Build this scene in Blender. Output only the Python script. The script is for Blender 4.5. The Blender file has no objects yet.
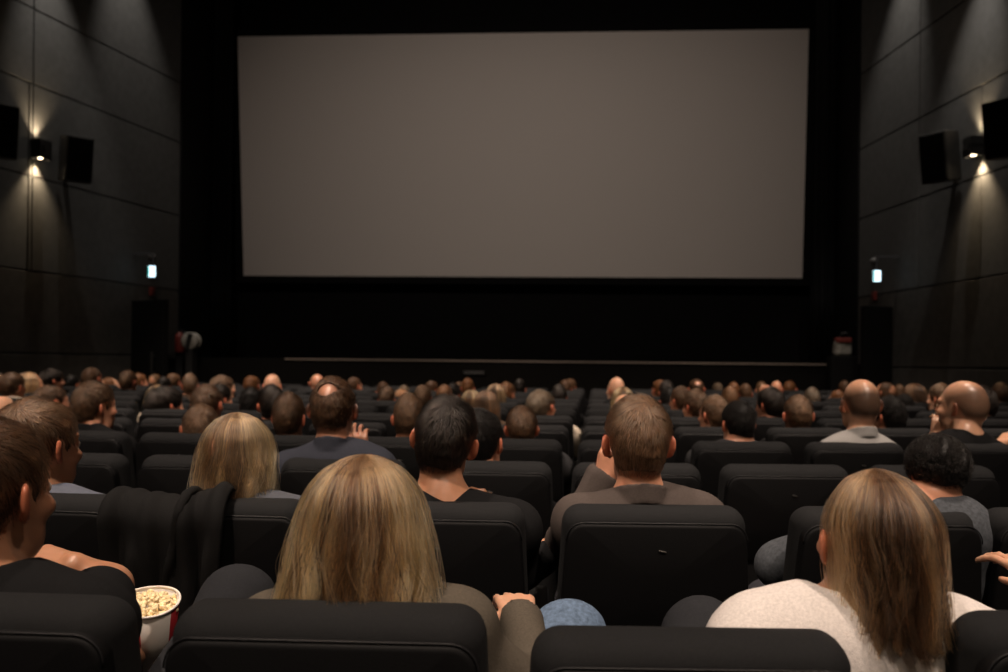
import bpy, bmesh, math, random
import numpy as np
from mathutils import Vector, Matrix
C = bpy.context.scene.collection
PI = math.pi
RNG = random.Random(7)
NP = np.random.default_rng(11)

# ------------------------------------------------------------------ camera model (metres, z up, +Y towards the screen)
EYE = 1.28; YAW = math.radians(6.2); ROLL = math.radians(0.6); FPX = 853.0; HX, HY = 504.0, 363.0
FWD = Vector((-math.sin(YAW), math.cos(YAW), 0)); RGT0 = Vector((math.cos(YAW), math.sin(YAW), 0)); UP0 = Vector((0, 0, 1))
RGT = RGT0*math.cos(ROLL) + UP0*math.sin(ROLL); UPV = -RGT0*math.sin(ROLL) + UP0*math.cos(ROLL)
CAM = Vector((0, 0, EYE))
def ray(px, py):
    return FWD + RGT*((px-HX)/FPX) + UPV*((HY-py)/FPX)
def on_y(px, py, Y):
    d = ray(px, py); return CAM + d*(Y/d.y)
def project(p):
    v = Vector(p)-CAM; d = v.dot(FWD)
    return HX+FPX*v.dot(RGT)/d, HY-FPX*v.dot(UPV)/d, d

# ------------------------------------------------------------------ object helpers
def link(o, parent=None):
    C.objects.link(o)
    if parent is not None: o.parent = parent
    return o
def tag(o, label=None, cat=None, group=None, kind=None):
    if label: o['label'] = label
    if cat: o['category'] = cat
    if group: o['group'] = group
    if kind: o['kind'] = kind
    return o
def empty(name, loc=(0, 0, 0), rz=0, label=None, cat=None, group=None):
    o = bpy.data.objects.new(name, None); o.empty_display_size = .1
    link(o); o.location = loc; o.rotation_euler = (0, 0, rz)
    return tag(o, label, cat, group)
def mesh_obj(name, me, mats, parent=None):
    for m in (mats if isinstance(mats, (list, tuple)) else [mats]): me.materials.append(m)
    return link(bpy.data.objects.new(name, me), parent)
def pymesh(name, verts, faces, smooth=True):
    me = bpy.data.meshes.new(name); me.from_pydata([tuple(v) for v in verts], [], [tuple(f) for f in faces]); me.update()
    if smooth: me.polygons.foreach_set('use_smooth', [True]*len(me.polygons))
    return me
def np_mesh(name, V, Q, smooth=True):
    me = bpy.data.meshes.new(name)
    me.vertices.add(len(V)); me.vertices.foreach_set('co', np.ascontiguousarray(V, dtype=np.float32).ravel())
    me.loops.add(Q.size); me.loops.foreach_set('vertex_index', np.ascontiguousarray(Q, dtype=np.int32).ravel())
    me.polygons.add(len(Q)); me.polygons.foreach_set('loop_start', np.arange(0, Q.size, Q.shape[1], dtype=np.int32))
    if smooth: me.polygons.foreach_set('use_smooth', np.ones(len(Q), dtype=bool))
    me.update(calc_edges=True); me.validate()
    return me
def bm_mesh(name, bm, smooth=False):
    bmesh.ops.recalc_face_normals(bm, faces=bm.faces[:])
    me = bpy.data.meshes.new(name); bm.to_mesh(me); bm.free()
    if smooth: me.polygons.foreach_set('use_smooth', [True]*len(me.polygons))
    return me
def add_box(bm, lo, hi, bev=0, M=None, mat=0):
    lo, hi = Vector(lo), Vector(hi); c = (lo+hi)/2; s = hi-lo
    r = bmesh.ops.create_cube(bm, size=1, matrix=Matrix.Translation(c) @ Matrix.Diagonal((*s, 1)))
    vs = r['verts']
    fs = {f for v in vs for f in v.link_faces}
    for f in fs: f.material_index = mat
    if bev:
        es = list({e for v in vs for e in v.link_edges})
        r2 = bmesh.ops.bevel(bm, geom=es, offset=bev, segments=2, affect='EDGES', profile=.6)
        vs = list({v for f in r2['faces'] for v in f.verts} | {v for v in vs if v.is_valid})
        for f in {f for v in vs for f in v.link_faces}: f.material_index = mat
    if M is not None: bmesh.ops.transform(bm, matrix=M, verts=[v for v in vs if v.is_valid])
    return vs
def lathe(name, prof, n=40, smooth=True):
    V, F = [], []
    for r, z in prof:
        for i in range(n):
            a = 2*PI*i/n; V.append((r*math.cos(a), r*math.sin(a), z))
    for j in range(len(prof)-1):
        for i in range(n):
            F.append((j*n+i, j*n+(i+1) % n, (j+1)*n+(i+1) % n, (j+1)*n+i))
    return pymesh(name, V, F, smooth)
def tube(name, pts, r, n=8):
    pts = [Vector(p) for p in pts]; V, F = [], []
    up = Vector((0, 0, 1))
    for i, p in enumerate(pts):
        t = (pts[min(i+1, len(pts)-1)]-pts[max(i-1, 0)]).normalized()
        a = t.cross(up)
        if a.length < 1e-3: a = t.cross(Vector((0, 1, 0)))
        a.normalize(); b = t.cross(a)
        for j in range(n):
            w = 2*PI*j/n; V.append(p+a*r*math.cos(w)+b*r*math.sin(w))
    for i in range(len(pts)-1):
        for j in range(n):
            F.append((i*n+j, i*n+(j+1) % n, (i+1)*n+(j+1) % n, (i+1)*n+j))
    F.append(tuple(range(n))[::-1]); F.append(tuple(range((len(pts)-1)*n, len(pts)*n)))
    return pymesh(name, V, F)

# ------------------------------------------------------------------ materials
def mat(name, col, rough=.6, metal=0, spec=.5, noise=None, bump=None, sheen=0, emit=None, coat=0):
    m = bpy.data.materials.new(name); m.use_nodes = True
    nt = m.node_tree; b = nt.nodes['Principled BSDF']
    b.inputs['Base Color'].default_value = (*col, 1); b.inputs['Roughness'].default_value = rough
    b.inputs['Metallic'].default_value = metal; b.inputs['Specular IOR Level'].default_value = spec
    if sheen: b.inputs['Sheen Weight'].default_value = sheen; b.inputs['Sheen Roughness'].default_value = .5
    if coat: b.inputs['Coat Weight'].default_value = coat
    tc = nt.nodes.new('ShaderNodeTexCoord')
    if noise:
        sc, amt = noise
        n = nt.nodes.new('ShaderNodeTexNoise'); n.inputs['Scale'].default_value = sc; n.inputs['Detail'].default_value = 6
        r = nt.nodes.new('ShaderNodeMapRange'); r.inputs['From Min'].default_value = .3; r.inputs['From Max'].default_value = .7
        r.inputs['To Min'].default_value = 1-amt; r.inputs['To Max'].default_value = 1+amt
        x = nt.nodes.new('ShaderNodeVectorMath'); x.operation = 'SCALE'; x.inputs[0].default_value = col
        nt.links.new(tc.outputs['Object'], n.inputs['Vector']); nt.links.new(n.outputs['Fac'], r.inputs['Value'])
        nt.links.new(r.outputs['Result'], x.inputs['Scale']); nt.links.new(x.outputs['Vector'], b.inputs['Base Color'])
    if bump:
        sc, st = bump
        n = nt.nodes.new('ShaderNodeTexNoise'); n.inputs['Scale'].default_value = sc; n.inputs['Detail'].default_value = 4
        u = nt.nodes.new('ShaderNodeBump'); u.inputs['Strength'].default_value = st; u.inputs['Distance'].default_value = .004
        nt.links.new(tc.outputs['Object'], n.inputs['Vector']); nt.links.new(n.outputs['Fac'], u.inputs['Height'])
        nt.links.new(u.outputs['Normal'], b.inputs['Normal'])
    if emit:
        b.inputs['Emission Color'].default_value = (*emit[0], 1); b.inputs['Emission Strength'].default_value = emit[1]
    return m
def skin_mat(name, col, hair=(.03, .02, .014), rough=.34):
    m = mat(name, col, rough, spec=.45); nt = m.node_tree; b = nt.nodes['Principled BSDF']
    b.inputs['Subsurface Weight'].default_value = .12; b.inputs['Subsurface Radius'].default_value = (.012, .004, .002)
    b.inputs['Subsurface Scale'].default_value = 1.0
    a = nt.nodes.new('ShaderNodeAttribute'); a.attribute_name = 'mask'
    s = nt.nodes.new('ShaderNodeSeparateColor'); nt.links.new(a.outputs['Color'], s.inputs['Color'])
    tc = nt.nodes.new('ShaderNodeTexCoord'); n = nt.nodes.new('ShaderNodeTexNoise'); n.inputs['Scale'].default_value = 60; n.inputs['Detail'].default_value = 3
    nt.links.new(tc.outputs['Object'], n.inputs['Vector'])
    base = nt.nodes.new('ShaderNodeMix'); base.data_type = 'RGBA'
    base.inputs['A'].default_value = (*[c*.86 for c in col], 1); base.inputs['B'].default_value = (*[min(1, c*1.12) for c in col], 1)
    nt.links.new(n.outputs['Fac'], base.inputs['Factor'])
    cur = base.outputs['Result']
    for ch, c2 in (('Red', (col[0]*.95, col[1]*.5, col[2]*.42)), ('Green', hair), ('Blue', (.7, .68, .64))):
        x = nt.nodes.new('ShaderNodeMix'); x.data_type = 'RGBA'; x.inputs['B'].default_value = (*c2, 1)
        nt.links.new(s.outputs[ch], x.inputs['Factor']); nt.links.new(cur, x.inputs['A']); cur = x.outputs['Result']
    nt.links.new(cur, b.inputs['Base Color'])
    return m
def hair_shell_mat(name, c1, c2, rough=.5):
    m = mat(name, c1, rough, spec=.16); nt = m.node_tree; b = nt.nodes['Principled BSDF']
    tc = nt.nodes.new('ShaderNodeTexCoord'); mp = nt.nodes.new('ShaderNodeMapping'); mp.inputs['Scale'].default_value = (140, 140, 45)
    n = nt.nodes.new('ShaderNodeTexNoise'); n.inputs['Scale'].default_value = 1; n.inputs['Detail'].default_value = 4
    x = nt.nodes.new('ShaderNodeMix'); x.data_type = 'RGBA'; x.inputs['A'].default_value = (*c1, 1); x.inputs['B'].default_value = (*c2, 1)
    r = nt.nodes.new('ShaderNodeMapRange'); r.inputs['From Min'].default_value = .35; r.inputs['From Max'].default_value = .65
    u = nt.nodes.new('ShaderNodeBump'); u.inputs['Strength'].default_value = .7; u.inputs['Distance'].default_value = .003
    nt.links.new(tc.outputs['Object'], mp.inputs['Vector']); nt.links.new(mp.outputs['Vector'], n.inputs['Vector'])
    nt.links.new(n.outputs['Fac'], r.inputs['Value']); nt.links.new(r.outputs['Result'], x.inputs['Factor'])
    nt.links.new(x.outputs['Result'], b.inputs['Base Color']); nt.links.new(n.outputs['Fac'], u.inputs['Height']); nt.links.new(u.outputs['Normal'], b.inputs['Normal'])
    return m
def strand_mat(name, c1, c2, root=None, rough=.32, ior=1.47):
    m = bpy.data.materials.new(name); m.use_nodes = True; nt = m.node_tree
    for n in list(nt.nodes):
        if n.type == 'BSDF_PRINCIPLED': nt.nodes.remove(n)
    out = next(n for n in nt.nodes if n.type == 'OUTPUT_MATERIAL')
    h = nt.nodes.new('ShaderNodeBsdfHairPrincipled'); h.parametrization = 'COLOR'
    h.inputs['Roughness'].default_value = rough; h.inputs['Radial Roughness'].default_value = .45
    h.inputs['IOR'].default_value = ior
    if 'Random Roughness' in h.inputs: h.inputs['Random Roughness'].default_value = .2
    a = nt.nodes.new('ShaderNodeAttribute'); a.attribute_name = 'tint'
    x = nt.nodes.new('ShaderNodeMix'); x.data_type = 'RGBA'; x.inputs['A'].default_value = (*c1, 1); x.inputs['B'].default_value = (*c2, 1)
    nt.links.new(a.outputs['Fac'], x.inputs['Factor']); cur = x.outputs['Result']
    if root:
        ci = nt.nodes.new('ShaderNodeHairInfo'); r = nt.nodes.new('ShaderNodeMapRange')
        r.inputs['From Min'].default_value = .0; r.inputs['From Max'].default_value = .2; r.inputs['To Min'].default_value = .35
        y = nt.nodes.new('ShaderNodeMix'); y.data_type = 'RGBA'; y.inputs['A'].default_value = (*root, 1)
        nt.links.new(ci.outputs['Intercept'], r.inputs['Value']); nt.links.new(r.outputs['Result'], y.inputs['Factor']); nt.links.new(cur, y.inputs['B']); cur = y.outputs['Result']
    nt.links.new(cur, h.inputs['Color']); nt.links.new(h.outputs['BSDF'], out.inputs['Surface'])
    return m

# ------------------------------------------------------------------ signed distance modelling (one continuous surface per part)
class Field:
    def __init__(s, lo, hi, h):
        s.ax = [np.arange(a, b+h, h, dtype=np.float32) for a, b in zip(lo, hi)]
        s.h = h; s.D = np.full([len(a) for a in s.ax], .2, dtype=np.float32)
    def sub_grid(s, lo, hi):
        sl = []
        for a, l, u in zip(s.ax, lo, hi):
            i = int(np.searchsorted(a, l)); j = int(np.searchsorted(a, u))
            if j <= i: return None, None
            sl.append(slice(i, j))
        sl = tuple(sl)
        return sl, (s.ax[0][sl[0]][:, None, None], s.ax[1][sl[1]][None, :, None], s.ax[2][sl[2]][None, None, :])
    def put(s, prim, k=.01, op='add', pad=.03):
        lo, hi, f = prim; p = k+pad
        sl, g = s.sub_grid([l-p for l in lo], [u+p for u in hi])
        if sl is None: return
        b = f(*g).astype(np.float32); a = s.D[sl]
        if op == 'add':
            h = np.clip(.5+.5*(b-a)/k, 0, 1); s.D[sl] = b+(a-b)*(1-h)*1.0 if False else (a*h+b*(1-h)-k*h*(1-h))
        else:
            b = -b; h = np.clip(.5-.5*(b-a)/k, 0, 1); s.D[sl] = a*h+b*(1-h)+k*h*(1-h)
    def whole(s, f):
        s.D = f(s.D, s.ax[0][:, None, None], s.ax[1][None, :, None], s.ax[2][None, None, :]).astype(np.float32)
    def nets(s):
        D = s.D; S = D < 0
        nx, ny, nz = D.shape
        cnt = np.zeros((nx-1, ny-1, nz-1), dtype=np.int8)
        for i in (0, 1):
            for j in (0, 1):
                for k in (0, 1): cnt += S[i:nx-1+i, j:ny-1+j, k:nz-1+k]
        I, J, K = np.nonzero((cnt > 0) & (cnt < 8))
        idx = np.full(cnt.shape, -1, dtype=np.int32); idx[I, J, K] = np.arange(len(I))
        acc = np.zeros((len(I), 3)); n = np.zeros(len(I))
        cor = [(i, j, k) for i in (0, 1) for j in (0, 1) for k in (0, 1)]
        for a in cor:
            for ax in range(3):
                if a[ax]: continue
                b = list(a); b[ax] = 1
                da = D[I+a[0], J+a[1], K+a[2]]; db = D[I+b[0], J+b[1], K+b[2]]
                m = (da < 0) != (db < 0); t = np.where(m, da/np.where(m, da-db, 1), 0)
                p = np.array(a, dtype=float)[None]+0*acc; p[:, ax] += t
                acc += p*m[:, None]; n += m
        acc /= n[:, None]
        V = np.stack([s.ax[0][I], s.ax[1][J], s.ax[2][K]], 1)+acc*s.h
        Q = []
        for ax in range(3):
            u, v = [(1, 2), (2, 0), (0, 1)][ax]
            sa = [slice(1, -1)]*3; sb = [slice(1, -1)]*3; sa[ax] = slice(0, -1); sb[ax] = slice(1, None)
            A = S[tuple(sa)]; B = S[tuple(sb)]
            P = np.argwhere(A != B); flip = A[tuple(P.T)]
            P[:, u] += 1; P[:, v] += 1
            def c(du, dv):
                q = P.copy(); q[:, u] -= du; q[:, v] -= dv; return idx[tuple(q.T)]
            q = np.stack([c(1, 1), c(0, 1), c(0, 0), c(1, 0)], 1)
            q[~flip] = q[~flip][:, ::-1]; Q.append(q)
        return V, np.concatenate(Q)
    def mesh(s, name):
        V, Q = s.nets(); return np_mesh(name, V, Q), V

def ell(c, r, R=None):
    c = np.array(c, float); r = np.array([r]*3 if np.isscalar(r) else r, float)
    ext = r if R is None else np.sqrt(((np.array(R)*r[None])**2).sum(1))
    def f(X, Y, Z):
        x, y, z = X-c[0], Y-c[1], Z-c[2]
        if R is not None:
            x, y, z = (R[0][0]*x+R[1][0]*y+R[2][0]*z), (R[0][1]*x+R[1][1]*y+R[2][1]*z), (R[0][2]*x+R[1][2]*y+R[2][2]*z)
        k0 = np.sqrt((x/r[0])**2+(y/r[1])**2+(z/r[2])**2); k1 = np.sqrt((x/r[0]**2)**2+(y/r[1]**2)**2+(z/r[2]**2)**2)+1e-9
        return k0*(k0-1)/k1
    return c-ext, c+ext, f
def cone(a, b, ra, rb):
    a = np.array(a, float); b = np.array(b, float); d = b-a; L = max((d*d).sum(), 1e-9); m = max(ra, rb)
    def f(X, Y, Z):
        x, y, z = X-a[0], Y-a[1], Z-a[2]
        t = np.clip((x*d[0]+y*d[1]+z*d[2])/L, 0, 1)
        return np.sqrt((x-t*d[0])**2+(y-t*d[1])**2+(z-t*d[2])**2)-(ra+(rb-ra)*t)
    return np.minimum(a, b)-m, np.maximum(a, b)+m, f
def rbox(c, hs, r, R=None):
    c = np.array(c, float); hs = np.array(hs, float); ext = np.full(3, np.sqrt((hs**2).sum()))
    def f(X, Y, Z):
        x, y, z = X-c[0], Y-c[1], Z-c[2]
        if R is not None:
            x, y, z = (R[0][0]*x+R[1][0]*y+R[2][0]*z), (R[0][1]*x+R[1][1]*y+R[2][1]*z), (R[0][2]*x+R[1][2]*y+R[2][2]*z)
        qx, qy, qz = abs(x)-hs[0]+r, abs(y)-hs[1]+r, abs(z)-hs[2]+r
        o = np.sqrt(np.maximum(qx, 0)**2+np.maximum(qy, 0)**2+np.maximum(qz, 0)**2)
        return o+np.minimum(np.maximum(qx, np.maximum(qy, qz)), 0)-r
    return c-ext, c+ext, f
def moved(prim, R, T, s):
    """a primitive given in a local frame, carried by rotation R (3x3 nested list), translation T and scale s"""
    lo, hi, f = prim; Rn = np.array(R); T = np.array(T, float)
    cs = np.array([[x, y, z] for x in (lo[0], hi[0]) for y in (lo[1], hi[1]) for z in (lo[2], hi[2])])
    w = cs @ Rn.T*s+T
    def g(X, Y, Z):
        x, y, z = X-T[0], Y-T[1], Z-T[2]
        return s*f((Rn[0, 0]*x+Rn[1, 0]*y+Rn[2, 0]*z)/s, (Rn[0, 1]*x+Rn[1, 1]*y+Rn[2, 1]*z)/s, (Rn[0, 2]*x+Rn[1, 2]*y+Rn[2, 2]*z)/s)
    return w.min(0), w.max(0), g
def folds(X, Y, Z, seed, f=28., amp=.005):
    r = np.random.default_rng(seed); o = 0
    for i in range(5):
        d = r.normal(size=3); d /= np.linalg.norm(d); ph = r.uniform(0, 6.28); g = f*r.uniform(.5, 1.6)
        e = r.normal(size=3)*f*.25
        o = o+np.sin(g*(d[0]*X+d[1]*Y+d[2]*Z)+ph+1.3*np.sin(e[0]*X+e[1]*Y+e[2]*Z))
    return amp*o/2.2
# ------------------------------------------------------------------ people
def rotm(yaw=0, pitch=0, roll=0):
    """turn to the left (yaw), nod forward (pitch), tip to the right (roll), degrees -> 3x3"""
    M = Matrix.Rotation(math.radians(yaw), 3, 'Z') @ Matrix.Rotation(math.radians(-pitch), 3, 'X') @ Matrix.Rotation(math.radians(roll), 3, 'Y')
    return [list(r) for r in M]
I3 = [[1, 0, 0], [0, 1, 0], [0, 0, 1]]
CRAN = ((0, -.014, .030), (.0700, .098, .088))
def head_prims(fem=False, ears=True):
    P = [(ell(*CRAN), .01, 'add'),
         (ell((0, -.055, -.012), (.058, .055, .06)), .03, 'add'),
         (ell((0, .032, -.028), (.059, .064, .084)), .03, 'add'),
         (ell((0, .045, -.076), (.046 if fem else .052, .046, .036)), .025, 'add'),
         (ell((0, .080, .030), (.048, .016, .012)), .014, 'add'),
         (ell((0, .076, -.094), (.020, .018, .014)), .014, 'add')]
    for s in (-1, 1):
        P.append((ell((s*.040, .070, -.022), (.022, .022, .018)), .018, 'add'))
        P.append((ell((s*.032, .104, .007), (.017, .016, .012)), .008, 'sub'))
        P.append((ell((s*.032, .0835, .007), .0125), .002, 'add'))
    P += [(cone((0, .094, .014), (0, .110, -.022), .0075, .0110), .012, 'add'),
          (ell((.011, .100, -.028), (.0085, .010, .007)), .006, 'add'), (ell((-.011, .100, -.028), (.0085, .010, .007)), .006, 'add'),
          (ell((0, .094, -.051), (.023, .011, .0055)), .004, 'add'), (ell((0, .092, -.060), (.020, .011, .006)), .003, 'add')]
    for s in (-1, 1) if ears else ():
        R = rotm(yaw=s*38, pitch=-8, roll=0)
        P.append((moved(ell((0, 0, 0), (.0075, .019, .032)), R, (s*.0855, -.012, -.002), 1), .006, 'add'))
        P.append((moved(ell((0, 0, 0), (.005, .011, .018)), R, (s*.0905, .001, .000), 1), .004, 'sub'))
        P.append((ell((s*.073, -.000, -.028), (.007, .010, .010)), .006, 'add'))
    return P
def hairline(q_y):
    return np.interp(q_y, [-.12, -.075, -.045, -.03, .0, .012, .03, .055, .075, .10], [-.060, -.060, -.054, -.030, .014, .012, -.012, .040, .064, .072])

def style_field(st, fem=False):
    """hair shell in head space"""
    t0 = dict(short=.011, crop=.008, thin=.008, buzz=.0045, balding=.008, thick=.017, ring=.0025).get(st, .01)
    F = Field((-.125, -.155, -.13), (.125, .135, .15), .0035)
    for p, k, op in head_prims()[:4]: F.put(p, k, op, pad=.05)
    F.put(cone((0, -.030, -.06), (0, -.045, -.15), .058, .060), .03, pad=.05)
    def g(D, X, Y, Z):
        hl = hairline(Y)+0*X
        ti = np.clip((Z-hl)/.05, 0, 1); ti = t0*(.35+.65*ti*ti*(3-2*ti))
        ti = ti*(1-.6*np.clip((abs(X)-.04)/.025, 0, 1)*np.clip((.055-Z)/.04, 0, 1))
        if st in ('short', 'thick'): ti = ti*(1+.35*np.clip((Z-.05)/.06, 0, 1))
        n = folds(X, Y, Z, 5, 90, .0011 if st in ('buzz', 'ring') else .0022)
        S = np.maximum(D-ti-n, (hl-Z+folds(X, Y, Z, 9, 160, .002)))
        S = np.maximum(S, -(D+.006))
        if st == 'balding': S = np.maximum(S, .036-np.sqrt(X**2+(Y+.088)**2+((Z-.076)/1.1)**2)+n*5)
        if st == 'thin': S = np.maximum(S, .019-np.sqrt((X-.010)**2+((Y+.066)/1.05)**2+(Z-.098)**2)+n*4)
        if st == 'ring': S = np.maximum(S, Z-(.000-.25*(Y+.1))+n*6)
        return S
    F.whole(g)
    return F
def tint_noise(n, lo=0., hi=1.):
    return NP.uniform(lo, hi, n)
def make_curves(name, paths, rad, tint, m):
    """paths: (N, S, 3)"""
    N, S, _ = paths.shape
    hc = bpy.data.hair_curves.new(name); hc.add_curves([S]*N)
    hc.attributes['position'].data.foreach_set('vector', np.ascontiguousarray(paths, dtype=np.float32).ravel())
    ra = hc.attributes.get('radius') or hc.attributes.new('radius', 'FLOAT', 'POINT')
    rr = np.repeat(np.asarray(rad, dtype=np.float32)[:, None], S, 1)*np.linspace(1, .45, S, dtype=np.float32)[None]
    ra.data.foreach_set('value', rr.ravel())
    ta = hc.attributes.new('tint', 'FLOAT', 'CURVE'); ta.data.foreach_set('value', np.asarray(tint, dtype=np.float32))
    hc.materials.append(m)
    return hc
def short_strands(V, st, n):
    """strand paths growing from shell points V (head space), combed away from the crown whorl"""
    wh = np.array([.012, -.066, .098]); cen = np.array([0, -.014, .01])
    sel = V[NP.integers(0, len(V), n)]+NP.normal(0, .0012, (n, 3))
    nr = (sel-cen)/np.array([.0765, .098, .1])**2; nr /= np.linalg.norm(nr, axis=1)[:, None]
    keep = ((sel-cen)**2/np.array([.074, .094, .094])**2).sum(1) > .9
    sel, nr = sel[keep], nr[keep]; n = len(sel)
    d = sel-wh; dist = np.linalg.norm(d, axis=1)[:, None]
    sw = np.cross(nr, d/dist)
    flow = d/dist+.55*sw*np.exp(-dist/.05)+np.array([0, 0, -.35])[None]*np.clip(dist/.1, 0, 1)+NP.normal(0, .16, (n, 3))
    cl = np.sin(sel[:, :1]*170+3*np.sin(sel[:, 2:]*90))+np.sin(sel[:, 2:]*140+sel[:, 1:2]*120)
    flow = flow+sw*cl*.22
    t = flow-nr*(flow*nr).sum(1)[:, None]; t /= np.linalg.norm(t, axis=1)[:, None]+1e-6
    L = dict(short=.030, crop=.017, thin=.022, buzz=.006, balding=.016, thick=.040, ring=.004)[st]*NP.uniform(.6, 1.1, n)[:, None]
    lift = dict(short=.22, crop=.30, thin=.25, buzz=.75, balding=.25, thick=.20, ring=.5)[st]*NP.uniform(.5, 1.3, n)[:, None]
    lift = lift*(1-.65*(np.clip((np.abs(sel[:, :1])-.045)/.02, 0, 1)*np.clip((.06-sel[:, 2:])/.04, 0, 1)))
    S = 5; out = np.zeros((n, S, 3))
    for i in range(S):
        u = i/(S-1)
        out[:, i] = sel-nr*.001+t*L*u+nr*(L*lift*u-(L*u)**2*(1+lift)/.19)
    return out
def curly_strands(c, r, n):
    v = NP.normal(size=(n, 3)); v /= np.linalg.norm(v, axis=1)[:, None]
    v = v[(v[:, 1] < .5) | (v[:, 2] > .3)]; n = len(v)
    p0 = np.array(c)+v*np.array(r)*NP.uniform(.82, .97, n)[:, None]
    a = np.cross(v, NP.normal(size=(n, 3))); a /= np.linalg.norm(a, axis=1)[:, None]; b = np.cross(v, a)
    S = 14; out = np.zeros((n, S, 3)); cr = NP.uniform(.003, .006, n)[:, None]; ph = NP.uniform(0, 6.28, n)[:, None]
    for i in range(S):
        u = i/(S-1); w = ph+u*11
        out[:, i] = p0+v*(u*.018)+a*cr*np.cos(w)+b*cr*np.sin(w)
    return out
# ---- long hair: a profile of horizontal ellipses falling from the parting
class Long:
    def __init__(s, lv, front, end, jit=1.0):
        lv = np.array(lv); zz = np.linspace(lv[0, 0], lv[-1, 0], 240); r = lv[::-1]
        tb = [np.interp(zz, r[:, 0], r[:, i]) for i in range(5)]; kw = np.exp(-np.linspace(-2, 2, 29)**2); kw /= kw.sum()
        bl = np.clip((lv[0, 0]-.03-zz)/.04, 0, 1)
        for i in (1, 2, 3, 4): tb[i] = tb[i]*(1-bl)+np.convolve(np.pad(tb[i], 14, 'edge'), kw, 'valid')*bl
        s.lv = np.stack(tb, 1); s.front = front; s.end = end; s.jit = jit      # rows: z, centre x, centre y, rx, ry
    def at(s, z, th, r, top=.122):
        lv = s.lv[::-1]
        f = lambda i: np.interp(z, lv[:, 0], lv[:, i])
        return np.stack([f(1)+r*f(3)*np.sin(th), f(2)-r*f(4)*np.cos(th), z+0*th], -1)
    def path(s, th, r, z0, z1, S, wav, ph, dth):
        w1 = NP.uniform(.01, .075, len(th)); w2 = NP.uniform(18, 60, len(th)); w3 = NP.uniform(0, 6.28, len(th)); w4 = NP.normal(0, .022, len(th))
        """th azimuth from the back, z0 root height, z1 tip height"""
        n = len(th); out = np.zeros((n, S, 3))
        for i in range(S):
            u = i/(S-1)
            q = 1-(1-u)**2.0 if False else u
            z = z0+(z1-z0)*q
            rr = 1+(r-1)*np.clip(.35+(.10-z)/.10, .35, 1)+(.018*np.sin(ph*1.7+z*41)+w4*np.sin(w3*2+z*w2*.8))*np.clip((.08-z)/.15, 0, 1)
            t2 = th+dth*u+(wav*np.sin(ph+z*32)+w1*np.sin(w3+z*w2))*np.clip((.09-z)/.15, 0, 1)
            p = s.at(z, t2, rr)
            out[:, i] = p
        return out
def dome_levels(rx, ry, cy, ztop, zeq, n=9):
    L = []
    for i in range(n):
        a = PI/2*(i/(n-1)); L.append((zeq+(ztop-zeq)*math.cos(a), 0, cy, rx*math.sin(a), ry*math.sin(a)))
    return L
def long_strands(Lg, n, S=22, thmax=2.2, spread=1.0):
    nc = 70; cth = NP.uniform(-thmax, thmax, nc); cz = NP.uniform(-.03, .035, nc); ct = NP.uniform(0, 1, nc); cph = NP.uniform(0, 6.28, nc); cr = NP.uniform(-.15, .05, nc)
    k = NP.integers(0, nc, n)
    dev = NP.normal(0, .085, n); th = np.clip(cth[k]+dev, -thmax-.1, thmax+.1)
    fly = NP.uniform(0, 1, n) < .05
    r = np.clip(1.0-np.abs(NP.normal(0, .035, n))+cr[k]+fly*NP.uniform(.03, .20, n), .80, 1.24)
    ztop = Lg.lv[0, 0]; u = NP.uniform(0, 1, n)**2.2
    z0 = ztop-(u*.10); z1 = Lg.end+(cz[k]+NP.normal(0, .012, n))*Lg.jit
    return Lg.path(th, r, z0, z1, S, .10*spread, cph[k]+NP.normal(0, .25, n), (NP.normal(0, .05, nc)[k]-dev*.62)*spread), np.clip((ct[k]*1.1-.34+.58*np.clip(np.abs(cth[k])-.45, -.45, .8)+1.6*cr[k])+NP.uniform(-.16, .34, n), 0, 1)
def long_shell(Lg, thmax, scale=.86, n=40):
    ths = np.linspace(-thmax, thmax, n); V = []; zs = np.concatenate([Lg.lv[::4, 0][Lg.lv[::4, 0] > Lg.end+.01], [Lg.end+.01]])
    for z in zs:
        w = scale+.02*np.sin(ths*23+z*20)
        V.append(Lg.at(np.full(n, z), ths, w))
    inner = [v-np.array([0, 0, 0]) for v in V]
    V = np.concatenate(V); m = len(zs); F = []
    for j in range(m-1):
        for i in range(n-1): F.append((j*n+i, (j+1)*n+i, (j+1)*n+i+1, j*n+i+1))
    return V, np.array(F)

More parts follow.
